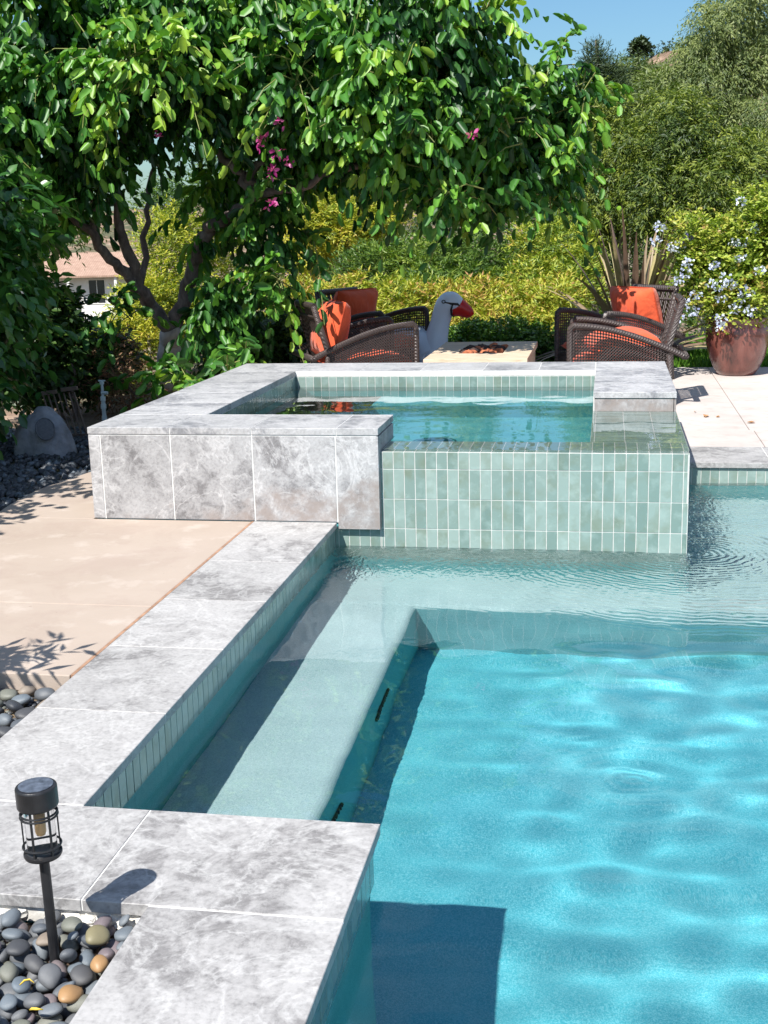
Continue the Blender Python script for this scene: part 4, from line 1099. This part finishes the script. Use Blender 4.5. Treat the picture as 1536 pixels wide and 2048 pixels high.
def armchair(label, loc, rz, back='up'):
    e = empty('wicker_armchair', label, 'armchair', loc, rz, 'wicker armchairs around the fire pit')
    hw = .37
    for s_ in (-1, 1):
        y = s_ * hw; mb = MB()
        pts = [(-.50, y, .405)] + [(-.47 + .89 * k / 9, y, railz(-.47 + .89 * k / 9)) for k in range(10)] + [(.445, y, .655), (.452, y, .60), (.452, y, .30), (.445, y, .0)]
        mb.tube(pts, [.026] * 10 + [.030, .028, .026, .025, .022], 10); mb.build('arm', M['wicker'], e, smooth=True)
        mb = MB()
        def fn(u, v, y=y): x = -.36 + u * .79; zz = .15 + v * (railz(x) - .02 - .15); return Vector((x, y, zz))
        fn.n = (0, 1, 0); lattice(mb, fn, 34, 19, .0115, .006)
        # solid woven band under the seat line
        mb.box((-.36, y - .002, .10), (.43, y + .002, .16)); mb.build('side_panel', M['wicker'], e)
        mb = MB(); mb.tube([(-.37, y, .43), (-.38, y, .2), (-.40, y, 0)], [.024, .022, .020], 8); mb.build('leg', M['wicker'], e, smooth=True)
        mb = MB(); mb.tube([(-.28, y * .86, .30), (-.345, y * .86, .45), (-.47, y * .86, .87)], [.028, .030, .026], 10); mb.build('back_post', M['wicker'], e, smooth=True)
    mb = MB(); yb_ = hw * .86
    mb.tube([(-.505, -hw - .02, .415), (-.505, hw + .02, .415)], .027, 10); mb.build('rear_rail', M['wicker'], e, smooth=True)
    mb = MB()
    def fb(u, v): q = Vector((-.345, 0, .45)).lerp(Vector((-.465, 0, .855)), v); return Vector((q.x, -yb_ + 2 * yb_ * u, q.z))
    fb.n = (1, 0, .3)
    for k in range(9):
        u = (k + .5) / 9; mb.bar(fb(u, 0), fb(u, 1), .045, .008, up=(1, 0, .3))
    mb.tube([fb(0, 1) + Vector((0, -.01, .01)), fb(1, 1) + Vector((0, .01, .01))], .030, 10)
    mb.tube([fb(0, .0), fb(1, 0)], .022, 8); mb.tube([fb(0, .78), fb(1, .78)], .016, 8)
    mb.build('backrest', M['wicker'], e)
    mb = MB(); mb.box((-.36, -hw + .02, .20), (.43, hw - .02, .26))
    def ff(u, v): return Vector((.44, -hw + .03 + u * (2 * hw - .06), .10 + v * .13))
    ff.n = (1, 0, 0); lattice(mb, ff, 28, 5, .012, .006); mb.build('seat_frame', M['wicker'], e, bevel=.006)
    cush_obj('seat_cushion', e, .76, .66, .20, (.06, 0, .335), (0, 0, 0), loc[0])
    if back == 'up': cush_obj('back_cushion', e, .52, .64, .30, (-.245, 0, .640), (0, math.radians(-74) + math.pi, 0), loc[0] + 3)
    else: cush_obj('back_cushion', e, .56, .60, .24, (.02, .02, .505), (math.radians(-4), math.radians(4), .25), loc[0] + 5)
    return e
armchair('wicker armchair with sunlit orange back cushion, nearest the spa on the left', (-2.25, 11.10, 0), math.radians(27))
armchair('shaded wicker armchair with dark red looking cushions behind the left one', (-2.44, 12.85, 0), math.radians(-28))
armchair('wicker armchair on the right, nearest the spa, with a slumped orange cushion on its seat', (.14, 10.95, 0), math.radians(180), 'down')
armchair('wicker armchair at the right rear with an upright orange back cushion before the flax', (.09, 12.45, 0), math.radians(180 + 38))

# ------------------------------------------------------------------ solar stake lamp
lp = empty('solar_stake_lamp', 'black solar stake lamp with a wire cage standing in the pebbles by the coping', 'lamp', (-1.218, 2.337, -.05), 0)
lp.rotation_euler = (0, math.radians(-.8), .3)
mb = MB(); mb.tube([(0, 0, -.05), (0, 0, .02), (0, 0, .25)], .0115, 14); mb.build('stake', M['dark'], lp, smooth=False)
mb = MB()
mb.lathe([(.008, .246), (.040, .247), (.0425, .252), (.0425, .257), (.036, .259), (.034, .262), (.008, .262)], 40)
for z_, R_ in ((.274, .0415), (.345, .0405), (.352, .0400)):
    mb.tube([(R_ * math.cos(a), R_ * math.sin(a), z_) for a in [2 * math.pi * k / 40 for k in range(41)]], .0026, 8, False)
for k in range(6):
    a = 2 * math.pi * k / 6 + .2; mb.bar((.0385 * math.cos(a), .0385 * math.sin(a), .255), (.0385 * math.cos(a), .0385 * math.sin(a), .370), .0045, .0035, up=(math.cos(a), math.sin(a), 0))
mb.build('cage', M['dark'], lp, smooth=False)
t = NT('clear_plastic'); t.b.inputs['Transmission Weight'].default_value = 1; t.rough(.08); t.b.inputs['IOR'].default_value = 1.15; t.col((.93, .93, .93)); M['clear'] = t.m
mb = MB(); n_ = 40
mb.v = []; vs = [(.033 * math.cos(2 * math.pi * k / n_), .033 * math.sin(2 * math.pi * k / n_), z_) for z_ in (.262, .368) for k in range(n_)]
mb.add(vs, [(k, (k + 1) % n_, n_ + (k + 1) % n_, n_ + k) for k in range(n_)]); mb.build('glass_shade', M['clear'], lp, smooth=True)
M['bulb'] = simple('amber_bulb_plastic', (.62, .40, .20), .3, .2, 30)
mb = MB(); mb.lathe([(.002, .296), (.008, .299), (.0105, .308), (.0110, .365), (.002, .366)], 20); mb.build('bulb', M['bulb'], lp, smooth=True)
mb = MB(); mb.lathe([(.030, .366), (.0440, .367), (.0455, .371), (.0455, .412), (.0440, .4155), (.0405, .4165), (.005, .4165)], 48); mb.build('cap', M['dark'], lp, smooth=False, bevel=.0008)
M['solar'] = simple('scuffed_solar_panel', (.085, .10, .13), .32, .5, 60)
mb = MB(); mb.lathe([(.0005, .4168), (.038, .4168), (.038, .4180), (.0005, .4182)], 40)
sp_ = mb.build('solar_panel', M['solar'], lp)
# ------------------------------------------------------------------ pebbles
PC = [('slate grey', (.085, .095, .11)), ('blue grey', (.12, .145, .17)), ('olive grey', (.14, .145, .12)), ('tan', (.22, .175, .135)), ('mauve', (.15, .12, .13)), ('dark grey', (.035, .04, .05)), ('pale grey', (.22, .23, .235))]
PM = []
for nm, cc in PC:
    t = NT('pebble_' + nm.replace(' ', '_')); oi = t.n('ShaderNodeObjectInfo'); tc_ = t.n('ShaderNodeTexCoord')
    v = tc_.outputs['Object']; ad = t.n('ShaderNodeVectorMath', operation='MULTIPLY_ADD'); t.l(v, ad.inputs[0]); ad.inputs[1].default_value = (1, 1, 1)
    mu = t.math('MULTIPLY', oi.outputs['Random'], 20.0); t.l(mu, ad.inputs[2]); v = ad.outputs[0]
    c = t.ramp(t.noise(v, 28, 6, .6), [(.3, [x * .78 for x in cc]), (.7, [x * 1.3 for x in cc])])
    c = t.mix(t.ramp(t.noise(v, 260, 3), [(.60, 0), (.72, .5)]), c, [min(1, x * 2.0) for x in cc])
    c = t.mix(t.ramp(oi.outputs['Random'], [(0, .0), (1, .22)]), c, (.24, .22, .20))
    t.col(c); t.rough(.5); t.bump(t.noise(v, 150, 3), .0008, .5); PM.append(t.m)
M['peb_orange'] = simple('peb_orange', (.33, .19, .085), .5, .25, 40)
M['peb_mustard'] = simple('peb_mustard', (.20, .175, .10), .55, .4, 150)
PMESH = []
for i in range(9):
    rr = random.Random(100 + i); b = bmesh.new(); bmesh.ops.create_icosphere(b, subdivisions=3, radius=1)
    me = bpy.data.meshes.new('pebble')
    ax = (1.0, rr.uniform(.62, .85), rr.uniform(.42, .60))
    for v in b.verts:
        q = v.co.copy(); m_ = 1 + .16 * noise.noise(q * .9 + Vector((i * 7.1, 0, 0))); se = 1 - .06 * abs(q.x) ** 3
        v.co = Vector((q.x * ax[0] * m_, q.y * ax[1] * m_ * se, q.z * ax[2] * m_))
    b.to_mesh(me); b.free(); me.polygons.foreach_set('use_smooth', [True] * len(me.polygons)); me.materials.append(None); PMESH.append(me)
cache = {}
def pebble(x, y, z, s, mat, label, group, rr):
    i = rr.randrange(9); key = (i, mat.name)
    if key not in cache:
        me = PMESH[i].copy(); me.materials.clear(); me.materials.append(mat); me.name = 'pebble'; cache[key] = me
    o = bpy.data.objects.new('pebble', cache[key]); COL.objects.link(o)
    o.location = (x, y, z); o.scale = (s, s, s); o.rotation_euler = (rr.gauss(0, .28), rr.gauss(0, .28), rr.uniform(0, 6.28))
    prop(o, label, 'pebble', group); return o
def scatter(poly_ok, xr, yr, smin, smax, tries, rr, dens=.80):
    pts = []; sizes = sorted([rr.uniform(smin, smax) * (1 if rr.random() < .7 else .8) for _ in range(tries)], reverse=True)
    for s in sizes:
        x, y = rr.uniform(*xr), rr.uniform(*yr)
        if not poly_ok(x, y, s): continue
        if all((x - a) ** 2 + (y - b_) ** 2 > ((s + c_) * dens) ** 2 for a, b_, c_ in pts): pts.append((x, y, s))
    return pts
rr = random.Random(12)
ok1 = lambda x, y, s: x < -1.05 - s * .8 and y < YP - s * .8 and (x + 1.218) ** 2 + (y - 2.337) ** 2 > (s * .8 + .008) ** 2
w1 = [.32, .24, .13, .05, .09, .14, .03]; w2 = [.22, .14, .08, .05, .03, .44, .04]
def pick(w): return rr.choices(range(7), w)[0]
Lb = 'smooth {} pebble in the bed around the solar lamp'
for layer, (n_, zz, sm_, sx_) in enumerate(((2600, -.062, .018, .029), (1500, -.036, .017, .030))):
    for x, y, s in scatter(ok1, (-1.47, -1.05), (1.86, YP), sm_, sx_, n_, rr, .80 if layer == 0 else 1.02):
        k = pick(w1)
        zone = 'against the coping behind the lamp' if y > 2.40 else ('left of the lamp stake' if x < -1.235 and y > 2.22 else ('between the lamp stake and the right coping' if y > 2.22 else ('near the bottom edge left of the coping corner' if x > -1.22 else 'in the bottom left corner of the photo')))
        siz = 'large' if s > .0255 else ('small' if s < .0215 else 'medium')
        pebble(x, y, zz + rr.uniform(-.004, .005), s, PM[k], siz + ' ' + PC[k][0] + ' pebble ' + zone, siz + ' ' + PC[k][0] + ' pebbles ' + zone, rr)
for px, py, m_, lab in ((195, 1868, 'peb_mustard', 'speckled mustard pebble between the lamp stake and the coping'), (140, 1985, 'peb_orange', 'plump orange tan pebble, the larger orange one near the bottom edge'), (198, 1925, 'peb_orange', 'small orange pebble beside the coping edge')):
    r_ = CR @ np.array([px - 768, -(py - 1024), -FPX]); q = CP + (-.015 - CP[2]) / r_[2] * r_
    o = pebble(q[0], q[1], -.018, .024 if 'small' in lab else .032, M[m_], lab, None, rr)
ok2 = lambda x, y, s: x < XO - s * .8 and y < 3.915 - s * .8
for x, y, s in scatter(ok2, (-2.26, XO), (3.15, 3.92), .024, .042, 3000, rr, .84):
    k = pick(w2)
    siz = 'large' if s > .035 else ('small' if s < .028 else 'medium'); zone = 'touching the deck end' if y > 3.75 else ('along the coping edge below the deck' if x > -2.02 else 'at the left picture edge below the deck')
    pebble(x, y, -.052 + rr.uniform(-.006, .006), s, PM[k], siz + ' ' + PC[k][0] + ' pebble ' + zone, siz + ' ' + PC[k][0] + ' pebbles ' + zone, rr)
# rear bed: uncountable -> one object
mb = MB(); tmp = bmesh.new(); bmesh.ops.create_icosphere(tmp, subdivisions=1, radius=1); iv = [v.co.copy() for v in tmp.verts]; iff = [tuple(v.index for v in f.verts) for f in tmp.faces]; tmp.free()
for i in range(6500):
    x, y = rr.uniform(-5.4, -3.3), rr.uniform(5.3, 9.6)
    if x > -3.42 - (.05 if 6.4 < y < 7.3 else 0) and y < 7.6: continue
    if x > XL - .03: continue
    if y > 7.6 and rr.random() < .4: continue
    s = rr.uniform(.022, .045); R_ = Matrix.Rotation(rr.uniform(0, 6.28), 3, 'Z') @ Matrix.Rotation(rr.gauss(0, .4), 3, 'X')
    mb.add([tuple(R_ @ Vector((q.x * s, q.y * s * .75, q.z * s * .55)) + Vector((x, y, -.055 + rr.uniform(-.012, .02)))) for q in iv], iff, rr.random(), rr.choices(range(3), [.6, .25, .15])[0])
for i in range(900):
    x, y = rr.uniform(-3.42, XL - .03), rr.uniform(7.62, 9.6); s = rr.uniform(.022, .045)
    mb.add([(q.x * s + x, q.y * s * .75 + y, q.z * s * .55 - .055) for q in iv], iff, rr.random(), 0)
o = mb.build('gravel', [PM[5], PM[0], PM[1]], smooth=True); prop(o, 'dark river gravel in the shade left of the spa', 'gravel', kind='stuff')
mb = MB()
for i in range(7000):
    x, y = rr.uniform(-2.6, -1.05), rr.uniform(1.2, 3.92)
    if (x > XO - .6 and YP - .03 < y < YN + .03) or (x > XO - .01 and y > YP): continue
    s = rr.uniform(.008, .014); mb.add([(q.x * s + x, q.y * s + y, q.z * s * .6 - .072) for q in iv], iff, rr.random(), rr.choices(range(3), [.5, .3, .2])[0])
o = mb.build('gravel', [PM[5], PM[0], PM[2]], smooth=True); prop(o, 'fine dark grit showing between the pebbles near the coping', 'gravel', kind='stuff')
mb = MB()
mb.box((XO - .6, YP + .012, -.075), (-1.02, YP + .05, -.033)); mb.box((-1.043, 1.2, -.075), (-1.03, YP + .03, -.033))
for i in range(26):
    x = rr.uniform(-1.5, -1.05); rock(mb, (x, YP + rr.uniform(.0, .015), -.056 + rr.uniform(-.01, .01)), (rr.uniform(.012, .03), .014, rr.uniform(.008, .016)), rr, .5)
pch(mb.build('mortar_bed', M['mortar']))
M['yellow'] = simple('yellow_curl', (.72, .50, .06), .6, .15)
for (px, py, sg, lab) in ((55, 1968, 1, 'curled yellow leaf stem lying among the pebbles, the upper one'), (75, 2018, -1, 'curled yellow leaf stem lying among the pebbles, the lower one')):
    r_ = CR @ np.array([px - 768, -(py - 1024), -FPX]); q = CP + (-.005 - CP[2]) / r_[2] * r_
    mb = MB(); mb.tube([(-.018, 0, -.004), (-.009, sg * .006, .004), (.002, sg * .008, .006), (.014, sg * .003, .002)], [.0015, .0028, .0028, .0012], 8, flat=.5)
    o = mb.build('leaf_stem', M['yellow'], smooth=True); o.location = tuple(q); prop(o, lab, 'leaf stem')

# ------------------------------------------------------------------ rock speaker, riser, rack
c0 = U(92, 885, 8.5)
sp = empty('rock_speaker', 'grey moulded rock speaker with an oval grille on the dark gravel', 'speaker', (c0[0], 8.5, -.06))
b = bmesh.new(); bmesh.ops.create_icosphere(b, subdivisions=5, radius=1)
mb = MB(); vs = []
for v in b.verts:
    q = v.co.copy(); m_ = 1 + .20 * noise.noise(q * 1.3 + Vector((3.3, 0, 0))) + .05 * noise.noise(q * 5)
    z_ = q.z * m_; tp = 1 - .05 * max(0, z_); vs.append((q.x * .235 * m_ * tp - .02 * z_, q.y * .19 * m_ * tp, max(-.02, z_ * .34)))
mb.add(vs, [tuple(v.index for v in f.verts) for f in b.faces]); b.free()
mb.build('shell', M['rockspk'], sp, smooth=True)
mb = MB(); Rg = Matrix.Rotation(math.radians(30), 3, 'Z') @ Matrix.Rotation(math.radians(62), 3, 'X')
oc = Vector((.075, -.150, .215))
ring = [Rg @ Vector((.066 * math.cos(a), .083 * math.sin(a), 0)) + oc for a in [2 * math.pi * k / 36 for k in range(36)]]
mb.tube(ring + [ring[0]], .005, 8, False)
ctr = Rg @ Vector((0, 0, .016)) + oc
mb.add([tuple(r_) for r_ in ring] + [tuple(ctr)], [(k, (k + 1) % 36, 36) for k in range(36)])
mb.build('grille', M['rockgrille'], sp, smooth=True)
c0 = U(209, 836, 9.6)
rs = empty('sprinkler_riser', 'pale plastic sprinkler riser pipe standing beside the spa', 'pipe', (c0[0], 9.6, -.08))
mb = MB(); mb.tube([(0, 0, 0), (0, 0, .26)], .017, 12); mb.tube([(0, 0, .26), (0, 0, .40)], .011, 12)
for z_, r_ in ((.10, .022), (.20, .023), (.265, .022)): mb.tube([(0, 0, z_), (0, 0, z_ + .035)], r_, 12)
mb.build('pipe', M['pvc'], rs)
mb = MB(); mb.tube([(-.01, 0, .33), (.045, 0, .33)], .014, 12); mb.tube([(0, 0, .40), (0, 0, .425)], .018, 12); mb.tube([(-.03, 0, .43), (.03, 0, .43)], .006, 8)
mb.build('valve', M['pvc'], rs)
A_, B_ = U(84, 795, 9.3), U(150, 779, 9.3)
rk = empty('slatted_rack', 'weathered slatted rack leaning behind the rock speaker', 'rack', (A_[0], 9.3, -.05))
mb = MB(); w_ = B_[0] - A_[0]; h_ = (A_[2] + B_[2]) / 2 + .05
mb.bar((0, 0, h_), (w_ * .45, 0, h_ + .015), .03, .03); mb.bar((w_ * .60, .0, h_ + .03), (w_ + .02, 0, h_ + .045), .03, .03)
for k in range(7):
    x = .01 + (w_ - .02) * k / 6; mb.bar((x, 0, h_ - .01 + .02 * k / 6), (x + .13, -.10, 0), .010, .010)
mb.bar((.12, -.10, .01), (w_ + .15, -.10, .01), .03, .03)
mb.build('slats', M['oldwood'], rk)

# ------------------------------------------------------------------ fallen leaves on the right deck
M['dryleaf'] = simple('dry_tan_leaf', (.42, .22, .09), .8, .3, 60)
for (px, py, s_, lab) in ((1412, 832, .045, 'dry orange brown leaf lying on the right deck, the largest one'), (1502, 845, .035, 'dry leaf near the deck joint at the right edge'), (1436, 834, .018, 'tiny dark leaf fragment on the right deck beside the largest leaf'), (1390, 824, .018, 'tiny leaf fragment between the spa and the largest dry leaf')):
    r_ = CR @ np.array([px - 768, -(py - 1024), -FPX]); q = CP + (.004 - CP[2]) / r_[2] * r_
    mb = MB(); mb.add([(-s_, 0, .004), (-.4 * s_, -.5 * s_, .012), (.5 * s_, -.45 * s_, .008), (s_, 0, .0), (.4 * s_, .5 * s_, .01), (-.5 * s_, .4 * s_, .006), (0, 0, -.002)], [(0, 1, 6), (1, 2, 6), (2, 3, 6), (3, 4, 6), (4, 5, 6), (5, 0, 6)])
    o = mb.build('fallen_leaf', M['dryleaf']); o.location = tuple(q); o.rotation_euler = (0, 0, px); prop(o, lab, 'leaf')
